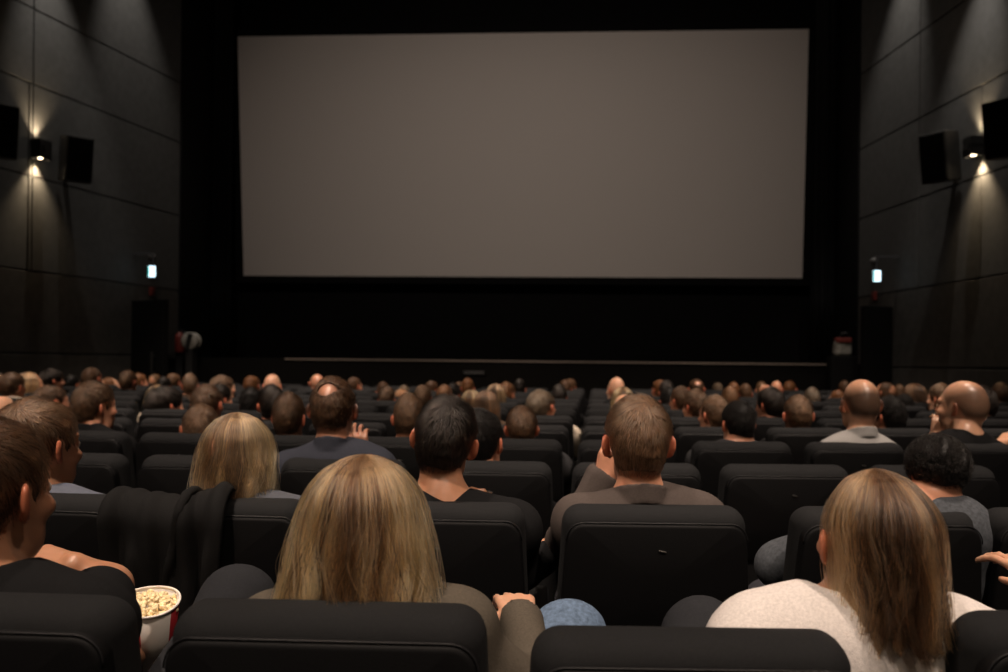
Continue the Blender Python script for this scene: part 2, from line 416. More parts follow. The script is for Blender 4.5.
def hand_prims(wr, d, up, side, curl=.5, s=1.0):
    """wrist point, finger direction, back-of-hand normal, thumb side (+1/-1); five separate fingers"""
    wr = Vector(wr); d = Vector(d).normalized(); up = Vector(up); up = (up-d*up.dot(d)).normalized(); x = d.cross(up)*side   # x towards the thumb
    P = []
    kn = []
    for i, (o, l) in enumerate(((.030, .082), (.010, .088), (-.011, .084), (-.030, .075))):
        k = wr+d*(l*s)+x*(o*s)+up*(.002*s); kn.append(k)
        P.append((cone(wr+d*.012*s+x*o*.55*s, k, .0145*s, .0115*s), .010, 'add'))
    fl = ((.040, .024, .020), (.044, .028, .021), (.041, .026, .021), (.032, .020, .018))
    for i, k in enumerate(kn):
        p = k; a = 0
        for j, l in enumerate(fl[i]):
            a += (curl*(.55, .95, .6)[j])*(1+.08*i)
            q = p+(d*math.cos(a)-up*math.sin(a))*l*s+x*(.0015*(1.5-i))*s
            P.append((cone(p, q, (.0092, .0082, .0074)[j]*s, (.0082, .0074, .0062)[j]*s), .003, 'add')); p = q
    b = wr+d*.022*s+x*.024*s-up*.006*s; m = b+(d*.75+x*.65-up*.2).normalized()*.034*s; t = m+(d*.9+x*.15-up*.35).normalized()*.030*s
    P += [(cone(wr+x*.010*s, b, .015*s, .014*s), .01, 'add'), (cone(b, m, .0125*s, .0098*s), .006, 'add'), (cone(m, t, .0095*s, .0075*s), .003, 'add')]
    return P

def person(spec, loc, rz, label, group='seated audience'):
    """spec: head (x,y,z of head centre, local), hs, yaw/pitch/roll, fem, arm targets, materials, style ..."""
    g = spec.get
    root = empty('person', loc, rz, label, 'person', group)
    H = np.array(spec['head'], float); hs = g('hs', 1.0); R = rotm(g('yaw', 0), g('pitch', 0), g('roll', 0)); fem = g('fem', False)
    h = g('h', .006)
    hx = H[0]; N = np.array([hx*g('lean', .86), H[1]-.035+g('ny', 0), H[2]-.125*hs-.02-g('nl', 0)]); sw = g('sw', .155 if fem else .178); sdz = g('sdz', 0.)
    zt = N[2]; cz = lambda f: .5+(zt-.5)*f
    pel = np.array([hx*.25, .27, .52]); wai = np.array([hx*.45, .235, cz(.36)]); che = np.array([hx*.72, N[1]+.012, cz(.70)]); upb = np.array([hx*.84, N[1]+.002, cz(.90)])
    tw = g('twist', 0.); cs, sn = math.cos(math.radians(tw)), math.sin(math.radians(tw))
    sh = {s: np.array([N[0]+s*sw*cs, N[1]+.012+s*sw*sn, zt-.055+sdz]) for s in (-1, 1)}
    hip = {s: pel+np.array([s*.09, .02, -.02]) for s in (-1, 1)}
    knee = {-1: np.array(g('lk', (pel[0]-.13, .66, .53))), 1: np.array(g('rk', (pel[0]+.13, .66, .53)))}
    ank = {s: np.array([knee[s][0]+.02*s, knee[s][1]+g('dank', -.02), .10]) for s in (-1, 1)}
    el = {-1: np.array(g('le', (sh[-1][0]-.06, sh[-1][1]+.08, .71))), 1: np.array(g('re', (sh[1][0]+.06, sh[1][1]+.08, .71)))}
    wr = {-1: np.array(g('lw', (pel[0]-.10, .47, .635))), 1: np.array(g('rw', (pel[0]+.10, .47, .635)))}
    b = .93 if fem else 1.0
    def torso(i):
        return [(ell(pel, (.172*1+i, .125+i, .115+i)), .05, 'add'), (ell(wai, (.140*b+i, .108+i, .15+i)), .06, 'add'),
                (ell(che, (.155*b+i, .105+i, .165+i)), .06, 'add'), (ell(upb, (.150*b+i, .078+i, .075+i)), .05, 'add'),
                (cone(upb+[0, 0, .0], N+np.array([0, -.012, .035]), .080+i, .048+i*.4), .04, 'add'),
                (cone(N+np.array([-.03, -.005, -.012]), sh[-1]+[.01, 0, .016], .042+i, .045*b+i), .05, 'add'), (cone(N+np.array([.03, -.005, -.012]), sh[1]+[-.01, 0, .016], .042+i, .045*b+i), .05, 'add'),
                (cone(upb+[-.06, 0, -.01], sh[-1], .07+i, .055*b+i), .05, 'add'), (cone(upb+[.06, 0, -.01], sh[1], .07+i, .055*b+i), .05, 'add')]
    def arms(i, cut=1.0, only=None):
        o = []
        for s in (-1, 1):
            o.append((cone(sh[s], sh[s]+(el[s]-sh[s])*min(1, cut), .056*b+i, (.056-.014*min(1, cut))*b+i), .03, 'add'))
            if cut > .99: o.append((cone(el[s], wr[s], .043*b+i, (.028 if i < .005 else .034)*b+i), .025, 'add'))
        return o
    def legs(i, whole=True):
        o = []
        for s in (-1, 1):
            o.append((cone(hip[s], knee[s], .086+i, .062+i), .05, 'add')); o.append((cone(knee[s], ank[s], .060+i, .040+i), .03, 'add'))
        return o
    low = g('low', 0.0); ext = np.array(list(el.values())+list(wr.values())+list(knee.values())+[H, pel, hip[-1], hip[1]])
    lo = ext.min(0)-.19; hi = ext.max(0)+.19; lo[2] = 0.0; hi[2] = max(hi[2]-.03, H[2]+.16)
    F = Field(lo, hi, h)
    for p, k, op in torso(0)+arms(0)+legs(0): F.put(p, k, op)
    for s in (-1, 1): F.put(cone(ank[s]+[0, -.02, -.04], ank[s]+[0, .14, -.06], .04, .035), .03)
    F.put(cone(N+np.array([0, -.015, -.02]), H+np.array(R) @ np.array([0, -.022, -.055])*hs, .056*b, .054*b), .035)
    for p, k, op in head_prims(fem, g('ears', True)): F.put(moved(p, R, H, hs), k*hs, op)
    for s, kk in ((-1, 'lh'), (1, 'rh')):
        hd = g(kk, {})
        d = hd.get('d') or tuple(wr[s]-el[s]); upn = hd.get('up', (0, 0, 1))
        for p, k, op in hand_prims(wr[s], d, upn, -s*hd.get('flip', 1), hd.get('curl', .5), .95 if fem else 1.0): F.put(p, k, op)
    me, V = F.mesh('body')
    q = (V-H) @ np.array(R)/hs
    col = np.zeros((len(V), 4), np.float32); col[:, 3] = 1
    x, y, z = q.T; ax = abs(x); near = (abs(z) < .16) & (abs(y) < .16) & (ax < .12)
    red = np.zeros(len(V)); dark = np.zeros(len(V)); white = np.zeros(len(V))
    gs = lambda d, w: np.exp(-(d/w)**2)
    red = np.maximum(red, .75*(ax > .0725)*(abs(y) < .05)*(abs(z) < .05)); red = np.maximum(red, .8*gs(np.sqrt((x/2.2)**2+(y-.1)**2+((z+.055)*1.3)**2), .010))
    red = np.maximum(red, .3*gs(np.sqrt(x**2+(y-.12)**2+(z+.022)**2), .018)); red = np.maximum(red, .3*gs(np.sqrt((ax-.045)**2+(y-.08)**2+(z+.025)**2), .022))
    dark = np.maximum(dark, .85*gs(z-.031-.05*(ax-.03)**0, .006)*(y > .06)*(ax > .012)*(ax < .055))
    if g('stubble', 0): dark = np.maximum(dark, g('stubble')*np.clip((-.028-z)/.03, 0, 1)*(y > -.02)*(z > -.12))
    if g('shadow', 0):                          # close-shaved sides of a balding head
        e = np.clip((g('bald_z', .055)-.30*(y+.05)-z)/.060, 0, 1)**1.2*np.clip((z-hairline(y))/.025, 0, 1); dark = np.maximum(dark, g('shadow')*e)
    if g('patch'):
        e = np.clip((np.sqrt(x**2+(y+.088)**2+(z-.076)**2)-.012)/.030, 0, 1); dark = np.maximum(dark, g('patch')*e*np.clip((z-hairline(y))/.02, 0, 1))
    de = np.sqrt((ax-.032)**2+(y-.0835)**2+(z-.007)**2); ey = (de < .0132)*(abs(z-.007) < .0065)*(y > .085)
    white = np.where(ey, 1., 0); dark = np.where(ey & (np.sqrt((ax-.032)**2+(z-.007)**2) < .0055), 1, dark); white = np.where(dark > .95, 0, white)
    col[:, 0] = red*near; col[:, 1] = dark*near; col[:, 2] = white*near
    at = me.color_attributes.new('mask', 'FLOAT_COLOR', 'POINT'); at.data.foreach_set('color', col.ravel())
    mesh_obj('body', me, spec['skin'], root)
    # clothing
    G = Field(lo, hi, h); i = g('fit', .013)
    short = g('sleeves', 'long') == 'short'
    for p, k, op in torso(i)+arms(i if not short else i+.004, .62 if short else 1.0): G.put(p, k, op)
    fa = g('fold', .007); sd = spec.get('seed', 3)
    G.whole(lambda D, X, Y, Z: D+np.minimum(folds(X, Y, Z, sd, 26, fa), i-.005))
    nk = g('neck', 'crew')
    rr = {'crew': (.070, .078, .085), 'wide': (.088, .095, .10), 'collar': (.055, .050, .075)}[nk]
    G.put(ell(N+np.array([0, .018 if nk != 'collar' else .036, .088]), rr), .012, 'sub')
    for s in (-1, 1):
        if not short: G.put(ell(wr[s]+(wr[s]-el[s])/np.linalg.norm(wr[s]-el[s])*.035, .047), .006, 'sub')
    for s in (-1, 1): G.put(ell(hip[s]+[0, .25, -.02], (.15, .16, .12)), .02, 'sub')
    if nk == 'collar':
        c0 = N+np.array([0, -.010, .034])
        def ring(X, Y, Z):
            x, y, z = X-c0[0], Y-c0[1], Z-c0[2]+.30*(Y-c0[1])
            rho = np.sqrt(x**2+(y*.95)**2)
            return np.maximum(np.maximum(abs(rho-(.064-.14*z))-.0055, abs(z)-.026), (y-.055))
        G.put((c0-.12, c0+.12, ring), .006)
    me, _ = G.mesh('shirt'); mesh_obj('shirt', me, spec['shirt'], root)
    T = Field((lo[0], max(lo[1], 0.06), 0), (hi[0], hi[1], max(.75, knee[-1][2]+.12, knee[1][2]+.12)), max(h, .009))
    for p, k, op in [(ell(pel, (.182, .135, .122)), .05, 'add')]+legs(.012): T.put(p, k, op)
    T.whole(lambda D, X, Y, Z: np.maximum(D+folds(X, Y, Z, sd+1, 22, .005), .13-Z))
    me, _ = T.mesh('trousers'); mesh_obj('trousers', me, spec.get('trousers') or M['trousers_dark'], root)
    U = Field((lo[0], .4, 0), (hi[0], 1.0, .2), .009)
    for s in (-1, 1):
        U.put(cone(ank[s]+[0, -.02, -.05], ank[s]+[0, .15, -.062], .045, .038), .03); U.put(cone(ank[s]+[0, 0, -.04], ank[s]+[0, 0, .02], .05, .05), .02)
    U.whole(lambda D, X, Y, Z: np.maximum(D, .003-Z)); me, _ = U.mesh('shoes'); mesh_obj('shoes', me, M['shoe'], root)
    if spec.get('style') and spec['style'] != 'ring': add_hair(root, spec['style'], spec['hair'], H, R, hs)
    return root

HAIR = {}
def hair_data(style):
    if style in HAIR: return HAIR[style]
    n = {'short': 11000, 'crop': 11000, 'thin': 9000, 'buzz': 9000, 'balding': 8000, 'thick': 12000, 'ring': 6000}
    if style in n:
        V, Q = style_field(style).nets(); P = short_strands(V, style, n[style])
        t = np.clip(.5+.5*np.sin(P[:, 0, 0]*150+P[:, 0, 2]*110)*.6+NP.uniform(-.5, .5, len(P)), 0, 1)
        HAIR[style] = (V, Q, P, t, .00042)
    elif style == 'afro':
        F = Field((-.2, -.2, -.16), (.2, .2, .22), .006); c, r = (0, -.02, .035), (.104, .120, .104)
        F.put(ell(c, r), .01, pad=.05); F.put(ell((0, .11, -.04), (.075, .10, .10)), .03, 'sub', pad=.05); F.put(ell((0, .0, -.14), (.12, .14, .08)), .02, 'sub', pad=.05)
        F.whole(lambda D, X, Y, Z: D+folds(X, Y, Z, 4, 70, .006)); V, Q = F.nets(); P = curly_strands(c, r, 9000)
        HAIR[style] = (V, Q, P, NP.uniform(0, 1, len(P)), .0006)
    else:
        Lg, thm, n = LONGS[style]; P, t = long_strands(Lg, n, thmax=thm); V, Q = long_shell(Lg, thm*.98)
        HAIR[style] = (V, Q, P, t, .00062)
    return HAIR[style]
HMESH = {}
def add_hair(root, style, hm, H, R, hs, strands=True):
    key = (style, hm); V, Q, P, t, rad = hair_data(style)
    if key not in HMESH:
        me = np_mesh('hair', V, Q); me.materials.append(M['shell_'+hm])
        HMESH[key] = [me, None]
    strands = strands and style != 'ring'
    if strands and HMESH[key][1] is None: HMESH[key][1] = make_curves('hair_strands', P, np.full(len(P), rad)*NP.uniform(.7, 1.25, len(P)), t, M['strand_'+hm])
    o = link(bpy.data.objects.new('hair', HMESH[key][0]), root)
    Mx = Matrix([list(r) for r in R]).to_4x4(); o.matrix_local = Matrix.Translation(H) @ Mx @ Matrix.Scale(hs, 4)
    if strands:
        s = link(bpy.data.objects.new('hair_strands', HMESH[key][1]), o)
    return o
LONGS = {
 # blonde nearest the camera: past the shoulders, loose
 'long': (Long(dome_levels(.088, .110, -.012, .124, .035)+[(0, 0, -.014, .098, .116), (-.05, 0, -.02, .106, .117), (-.10, 0, -.03, .115, .115), (-.16, 0, -.04, .126, .108), (-.22, 0, -.05, .142, .10), (-.30, 0, -.055, .150, .095)], 0, -.275), 2.0, 17000),
 # shoulder-length, turning out at the ends
 'bob': (Long(dome_levels(.079, .108, -.012, .122, .035)+[(0, .0, -.014, .078, .112), (-.05, .0, -.02, .076, .110), (-.10, .002, -.03, .075, .104), (-.14, .006, -.038, .078, .100), (-.17, .010, -.045, .086, .10), (-.22, .026, -.05, .106, .105)], 0, -.120, .6), 1.62, 15000),
 # straight, to below the shoulders
 'straight': (Long(dome_levels(.087, .108, -.012, .122, .03)+[(0, 0, -.014, .094, .113), (-.05, 0, -.02, .099, .113), (-.10, 0, -.03, .103, .108), (-.16, 0, -.04, .106, .10), (-.24, 0, -.05, .108, .095)], 0, -.22), 1.9, 14000),
 # loose mid-length hair of people further off
 'loose': (Long(dome_levels(.090, .112, -.012, .124, .03)+[(0, 0, -.014, .098, .116), (-.06, 0, -.02, .100, .113), (-.12, 0, -.03, .100, .105), (-.18, 0, -.035, .098, .095)], 0, -.16), 2.0, 7000),
}
# ------------------------------------------------------------------ palette
M = {}
def setup_materials():
    M['fabric'] = mat('seat_fabric', (.0100, .0103, .0110), .85, spec=.20, noise=(350, .25), bump=(900, .35))
    M['shell'] = mat('seat_shell', (.0032, .0032, .0036), .6, spec=.16, bump=(500, .15))
    M['piping'] = mat('seat_piping', (.008, .008, .009), .5, spec=.3)
    M['metal'] = mat('dull_metal', (.45, .43, .40), .35, metal=1)
    M['base'] = mat('seat_pedestal', (.012, .012, .012), .5)
    M['arm'] = mat('armrest_plastic', (.014, .014, .014), .42, spec=.4)
    M['carpet'] = mat('carpet', (.060, .056, .052), .95, spec=.1, noise=(300, .5), bump=(500, .6))
    M['wall'] = mat('wall_panels', (.090, .091, .090), .8, spec=.2, noise=(9, .10), bump=(120, .12))
    M['wainscot'] = mat('wall_lower', (.076, .071, .065), .8, spec=.2, noise=(9, .14), bump=(120, .15))
    M['seam'] = mat('wall_seam', (.01, .01, .01), .9)
    M['black'] = mat('black_masking', (.003, .003, .0033), .95, spec=.03)
    M['velvet'] = mat('black_velvet', (.006, .006, .0065), .95, spec=.05, sheen=.05)
    M['ceiling'] = mat('ceiling_black', (.012, .012, .012), .9, spec=.1)
    M['screen'] = mat('screen_fabric', (.80, .748, .71), .9, spec=.1, noise=(60, .012))
    M['stage'] = mat('stage_black', (.005, .0046, .0042), .8, spec=.06, noise=(30, .2))
    M['stage_edge'] = mat('stage_edge_strip', (.20, .165, .14), .5)
    M['door'] = mat('door_black', (.0035, .0035, .0035), .6, spec=.15)
    M['speaker'] = mat('speaker_black', (.020, .019, .018), .55, bump=(900, .3))
    M['sconce'] = mat('sconce_black', (.012, .012, .012), .5)
    M['lamp'] = mat('lamp_lens', (1, .9, .7), .4, emit=((1, .78, .50), 14))
    M['sign'] = mat('sign_face', (.8, .95, 1), .4, emit=((.62, .86, 1.0), 2.6))
    M['sign_ink'] = mat('sign_pictogram', (.05, .35, .30), .4, emit=((.10, .62, .55), .8))
    M['sign_case'] = mat('sign_case', (.05, .05, .055), .5)
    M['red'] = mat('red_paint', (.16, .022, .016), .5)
    M['grey'] = mat('reel_grey', (.26, .25, .22), .6, noise=(20, .2))
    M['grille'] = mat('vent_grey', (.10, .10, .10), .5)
    M['shoe'] = mat('shoe_leather', (.015, .012, .01), .5)
    for n, c in dict(trousers_dark=(.03, .03, .035), charcoal=(.022, .023, .026), black=(.009, .009, .0095), olive=(.085, .072, .056), cream=(.68, .63, .60),
                     taupe=(.072, .058, .052), navy=(.035, .038, .05), lightgrey=(.33, .32, .31), greyblue=(.10, .11, .14), stripe=(.075, .08, .095),
                     sand=(.50, .43, .34), brown=(.07, .045, .03), darkgrey=(.035, .035, .037), red_shirt=(.25, .03, .025), wool=(.27, .25, .235)).items():
        M[n] = mat(n+'_cloth', c, .9, spec=.08, noise=(220, .12), bump=(420, .35))
    M['jeans'] = mat('blue_denim', (.105, .155, .235), .85, spec=.2, noise=(120, .35), bump=(700, .5))
    M['greydenim'] = mat('grey_denim', (.060, .066, .075), .85, spec=.2, noise=(120, .3), bump=(700, .5))
    M['jacketcloth'] = mat('black_jacket_cloth', (.0080, .0078, .0078), .85, spec=.12, bump=(300, .3))
    M['skin_a'] = skin_mat('skin_fair', (.58, .32, .205)); M['skin_b'] = skin_mat('skin_tan', (.44, .215, .125)); M['skin_c'] = skin_mat('skin_ruddy', (.50, .235, .145)); M['skin_d'] = skin_mat('skin_deep', (.32, .165, .10))
    H = {'blonde': ((.045, .021, .009), (.70, .415, .185), (.065, .033, .017)), 'darkblonde': ((.026, .013, .007), (.43, .235, .108), (.06, .032, .018)), 'ashblonde': ((.055, .029, .014), (.60, .37, .175), (.07, .040, .021)),
         'brown': ((.040, .020, .0105), (.17, .088, .045), None), 'lightbrown': ((.075, .039, .020), (.22, .122, .066), None), 'stubble': ((.13, .078, .052), (.17, .10, .07), None), 'dark': ((.007, .0055, .0045), (.028, .019, .014), None),
         'black': ((.004, .0035, .003), (.009, .007, .006), None), 'auburn': ((.11, .045, .018), (.27, .12, .05), None), 'greying': ((.075, .052, .034), (.30, .215, .14), None)}
    for n, (a, b, r) in H.items():
        M['shell_'+n] = hair_shell_mat('hair_'+n, tuple(x*.6 for x in a), tuple((x*1.2+y*.8)*.45 for x, y in zip(a, b)))
        M['strand_'+n] = strand_mat('strands_'+n, a, b, r, .6 if n == 'black' else .32, 1.25 if n == 'black' else 1.46)

# ------------------------------------------------------------------ room
XC = -1.6; YF = 14.6; SPL = math.tan(math.radians(9.2)); HW = 5.87; ZC = 11.0; YB = -3.2
def wall_x(side, y): return XC+side*(HW+(YF-y)*SPL)
def on_wall(px, py, side, off=0.0):
    d = ray(px, py); k = side*SPL
    # x = XC+side*(HW+YF*SPL) - k*y  (+ off towards the room)
    x0 = XC+side*(HW+YF*SPL)-side*off
    t = x0/(d.x+k*d.y); return CAM+d*t
def wall_frame(side):
    a = math.atan(SPL)*side        # direction of the wall, towards the screen
    u = Vector((-math.sin(a), math.cos(a), 0)); n = Vector((-side*math.cos(a), -side*math.sin(a)*side, 0))
    n = Vector((-side*u.y, side*u.x, 0)); return u, n
def build_room():
    bm = bmesh.new(); add_box(bm, (-16, YB-.2, -.2), (13, 17.2, 0)); tag(mesh_obj('floor', bm_mesh('floor', bm), M['carpet']), kind='structure')
    bm = bmesh.new(); add_box(bm, (-16, YB-.2, ZC), (13, 17.2, ZC+.2)); tag(mesh_obj('ceiling', bm_mesh('ceiling', bm), M['ceiling']), kind='structure')
    bm = bmesh.new(); add_box(bm, (-16, YB-.3, 0), (13, YB, ZC)); tag(mesh_obj('wall_back', bm_mesh('wall_back', bm), M['ceiling']), kind='structure')
    bm = bmesh.new(); add_box(bm, (-16, 16.6, 0), (13, 16.9, ZC)); tag(mesh_obj('wall_front', bm_mesh('wall_front', bm), M['black']), kind='structure')
    for side, nm in ((-1, 'wall_left'), (1, 'wall_right')):
        u, n = wall_frame(side)
        if side < 0: hs = [on_wall(67, 354, -1).z, on_wall(72, 276.5, -1).z, on_wall(56, 183, -1).z, on_wall(156, 133, -1).z, on_wall(104, 44.5, -1).z]
        else: hs = [on_wall(950, 368, 1).z, on_wall(950, 283, 1).z, on_wall(950, 187, 1).z, on_wall(905, 126, 1).z, on_wall(922, 31, 1).z]
        zs = sorted([0.0]+[z for z in hs if z > .15]+[ZC]); o = Vector((wall_x(side, YB), YB, 0)); Lw = (YF-YB)/u.y
        if side < 0: vs = [on_wall(33, 120, -1), on_wall(28, 215, -1)]
        else: vs = [on_wall(982, 80, 1), on_wall(919, 160, 1)]
        cu = sorted((v-o).dot(u) for v in vs); bm = bmesh.new()
        Mt = Matrix(((u.x, n.x, 0, o.x), (u.y, n.y, 0, o.y), (0, 0, 1, 0), (0, 0, 0, 1)))
        add_box(bm, (0, -.25, 0), (Lw, -.025, ZC), M=Mt, mat=2)
        g = .012
        for a, b in zip(zs[:-1], zs[1:]):
            low = b <= zs[2]+.01 if len(zs) > 6 else b <= zs[1]+.01
            cuts = [0]+([] if low else (cu if a < 4 else cu[-1:]))+[Lw]
            if not low and len(cuts) > 2 and cuts[-2] > Lw-.4: cuts.pop(-2)
            for c, d in zip(cuts[:-1], cuts[1:]):
                add_box(bm, (c+g, -.025, a+g), (d-g, 0.0, b-g), bev=.006, M=Mt, mat=1 if low else 0)
        tag(mesh_obj(nm, bm_mesh(nm, bm), [M['wall'], M['wainscot'], M['seam']]), kind='structure')
    # black wings between the side walls and the screen
    for side, nm in ((-1, 'trim_1'), (1, 'trim_2')):
        bm = bmesh.new(); x = XC+side*HW
        add_box(bm, (min(x-side*.02, x+side*.25), YF, 0), (max(x-side*.02, x+side*.25), 16.6, ZC)); tag(mesh_obj(nm, bm_mesh(nm, bm), M['black']), kind='structure')
    # stage with a pale nosing
    ze = on_y(540, 361, 14.0).z; xl, xr = XC-HW-.1, XC+HW+.1
    bm = bmesh.new(); add_box(bm, (xl, 14.0, 0), (xr, 16.6, ze), bev=.01); st = tag(mesh_obj('stage', bm_mesh('stage', bm), M['stage']), kind='structure')
    bm = bmesh.new(); a = on_y(285, 358, 13.98); b = on_y(850, 363, 13.98); add_box(bm, (a.x, 13.975, ze-.022), (b.x, 14.01, ze+.003)); tag(mesh_obj('trim_3', bm_mesh('trim_3', bm), M['stage_edge']), kind='structure')
    # screen
    Y = 16.35; q = [on_y(*p, Y) for p in ((244, 276), (802, 278.5), (808.5, 29.5), (238, 37))]
    n = 24; V, F = [], []
    for j in range(n+1):
        for i in range(n+1):
            u, v = i/n, j/n; p = (q[0]*(1-u)+q[1]*u)*(1-v)+(q[3]*(1-u)+q[2]*u)*v; V.append(p)
    for j in range(n):
        for i in range(n): F.append((j*(n+1)+i, j*(n+1)+i+1, (j+1)*(n+1)+i+1, (j+1)*(n+1)+i))
    base = (q[0]+q[1])/2
    r = empty('cinema_screen', base, 0, 'large blank pale screen filling the dark front wall above the stage', 'screen')
    me = pymesh('screen_surface', [v-base for v in V], F, False)
    so = mesh_obj('screen_surface', me, M['screen'], r); md = so.modifiers.new('thick', 'SOLIDIFY'); md.thickness = .02; md.offset = 1
    bm = bmesh.new(); w = .14
    def bar(a, b, c, d): 
        vs = [bm.verts.new(p-base+Vector((0, dy, 0))) for dy in (-.06, .08) for p in (a, b, c, d)]
        for f in ((0, 1, 2, 3), (7, 6, 5, 4), (0, 4, 5, 1), (1, 5, 6, 2), (2, 6, 7, 3), (3, 7, 4, 0)): bm.faces.new([vs[k] for k in f])
    ex = Vector((w, 0, 0)); ez = Vector((0, 0, w))
    bar(q[0]-ex-ez, q[1]+ex-ez, q[1], q[0]); bar(q[3], q[2], q[2]+ex+ez, q[3]-ex+ez); bar(q[0]-ex-ez, q[0], q[3], q[3]-ex+ez); bar(q[1], q[1]+ex-ez, q[2]+ex+ez, q[2])
    mesh_obj('masking_frame', bm_mesh('masking_frame', bm), M['black'], r)
    # velvet side curtains
    for px0, px1, lab in ((192, 232, 'black velvet curtain hanging beside the screen, by the round reel'), (812, 852, 'black velvet curtain hanging beside the screen, by the grey bag')):
        a, b = on_y(px0, 200, 15.9), on_y(px1, 200, 15.9); V, F = [], []; nx, zz = 90, [ze+.02, 2.5, 5, 8.7]
        for z in zz:
            for i in range(nx+1):
                u = i/nx; V.append((a.x+(b.x-a.x)*u-(a.x+b.x)/2, .06*math.sin(u*44)+.02*math.sin(u*97+1), z))
        for j in range(len(zz)-1):
            for i in range(nx): F.append((j*(nx+1)+i, j*(nx+1)+i+1, (j+1)*(nx+1)+i+1, (j+1)*(nx+1)+i))
        o = mesh_obj('stage_curtain', pymesh('stage_curtain', V, F), M['velvet']); o.location = ((a.x+b.x)/2, 15.9, 0)
        md = o.modifiers.new('thick', 'SOLIDIFY'); md.thickness = .012; tag(o, lab, 'curtain', 'curtains beside the screen')
    # low vent in the stage front
    p = on_y(474, 372.5, 13.99); r = empty('stage_vent', p, 0, 'small dark grille low on the black stage front', 'vent')
    bm = bmesh.new(); add_box(bm, (-.19, -.015, -.035), (.19, .02, .035), .004); mesh_obj('vent_frame', bm_mesh('vent_frame', bm), M['stage'], r)
    bm = bmesh.new()
    for k in range(3): add_box(bm, (-.17, -.024, -.022+k*.018), (.17, -.012, -.014+k*.018))
    mesh_obj('slats', bm_mesh('slats', bm), M['grille'], r)
    # doors standing open into the room, an illuminated sign over each
    for side, nm, hinge, free, top in ((-1, 'door_1', (134, 372), (166, 378), (134, 301)), (1, 'door_2', (890, 375), (863, 378), (890, 307))):
        hp = on_wall(hinge[0], 340, side, .03); u, n = wall_frame(side); Yh = hp.y
        zt = on_y(top[0], top[1], Yh).z
        best = None
        for k in range(200):                       # how far the leaf reaches before its free edge meets the sight line
            q = hp+n*(.02*k)-u*(.006*k); 
            if best is None or abs(project(q)[0]-free[0]) < best[0]: best = (abs(project(q)[0]-free[0]), .02*k)
        Lf = best[1]; dr = (n-u*.3).normalized(); nn = Vector((-dr.y, dr.x, 0)); bm = bmesh.new(); Lf *= 1.04
        Mt = Matrix(((dr.x, nn.x, 0, hp.x), (dr.y, nn.y, 0, hp.y), (0, 0, 1, 0), (0, 0, 0, 1)))
        add_box(bm, (0, -.05, .01), (Lf, .05, zt), .008, M=Mt); add_box(bm, (.12, -.056, .25), (Lf-.12, -.048, zt-.2), .004, M=Mt)
        d = tag(mesh_obj(nm, bm_mesh(nm, bm), M['door']), kind='structure')
        bm = bmesh.new(); add_box(bm, (Lf-.22, -.13, 1.0), (Lf-.18, -.10, 1.4), .008, M=Mt); add_box(bm, (Lf-.21, -.11, 1.05), (Lf-.19, -.05, 1.08), M=Mt); add_box(bm, (Lf-.21, -.11, 1.32), (Lf-.19, -.05, 1.35), M=Mt)
        mesh_obj('door_handle', bm_mesh('door_handle', bm), M['base'], d)
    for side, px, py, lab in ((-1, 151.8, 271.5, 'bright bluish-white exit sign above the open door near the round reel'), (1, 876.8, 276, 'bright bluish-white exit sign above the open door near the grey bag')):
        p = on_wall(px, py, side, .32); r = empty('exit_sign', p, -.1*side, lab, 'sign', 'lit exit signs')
        s = (p-CAM).length/FPX; w, h = 3.9*s, 5.6*s
        bm = bmesh.new(); add_box(bm, (-w, 0, -h), (w, .07, h), .008)
        xs = sorted((0, -side*-1*-.0)); add_box(bm, (-.012, .03, h), (.012, .05, h+.22)); add_box(bm, (min(0, side*.32), .02, h+.18), (max(0, side*.32), .06, h+.22))
        mesh_obj('sign_case', bm_mesh('sign_case', bm), M['sign_case'], r)
        bm = bmesh.new(); add_box(bm, (-w+.012, -.012, -h+.012), (w-.012, .004, h-.012), .002); f = mesh_obj('sign_face', bm_mesh('sign_face', bm), M['sign'], r)
        bm = bmesh.new(); add_box(bm, (-w+.013, -.016, -h+.02), (-w+.035, -.012, h-.02)); mesh_obj('sign_border', bm_mesh('sign_border', bm), M['sign_ink'], f)
        # added box under it and dome over it, standing in for reflections
        for dy, nm2, m2, lab2, cat, rr in ((20, 'reflection_box', 'red', 'small reddish alarm box under the exit sign', 'alarm', .055), (-15, 'reflection_dome', 'grille', 'small round sensor above the exit sign', 'sensor', .05)):
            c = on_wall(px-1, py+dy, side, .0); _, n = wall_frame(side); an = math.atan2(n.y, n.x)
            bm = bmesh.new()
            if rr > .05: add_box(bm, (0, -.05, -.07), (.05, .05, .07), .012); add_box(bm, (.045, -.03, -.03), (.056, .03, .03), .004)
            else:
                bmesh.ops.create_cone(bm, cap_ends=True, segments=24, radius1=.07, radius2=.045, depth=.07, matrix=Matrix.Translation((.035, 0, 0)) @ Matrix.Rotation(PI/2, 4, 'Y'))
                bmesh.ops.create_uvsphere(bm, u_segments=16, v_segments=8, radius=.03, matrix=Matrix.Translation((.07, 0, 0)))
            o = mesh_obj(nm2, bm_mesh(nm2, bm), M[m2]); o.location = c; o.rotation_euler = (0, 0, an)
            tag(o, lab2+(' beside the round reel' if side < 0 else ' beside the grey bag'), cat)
    # reel and extinguisher, bag: things standing at the two ends of the stage
    p = on_y(191.5, 341, 13.7); s = 13.7/FPX; R = 9.0*s
    r = empty('hose_reel', (p.x, 13.7, p.z), 0, 'pale round hose reel with a dark bar, standing at the end of the stage', 'reel')
    pr = [(0, -.09), (R*.9, -.09), (R, -.075), (R, -.055), (R*.86, -.05), (R*.86, .05), (R, .055), (R, .075), (R*.9, .09), (0, .09)]
    o = mesh_obj('drum', lathe('drum', pr, 40), M['grey'], r); o.rotation_euler = (PI/2, 0, 0)
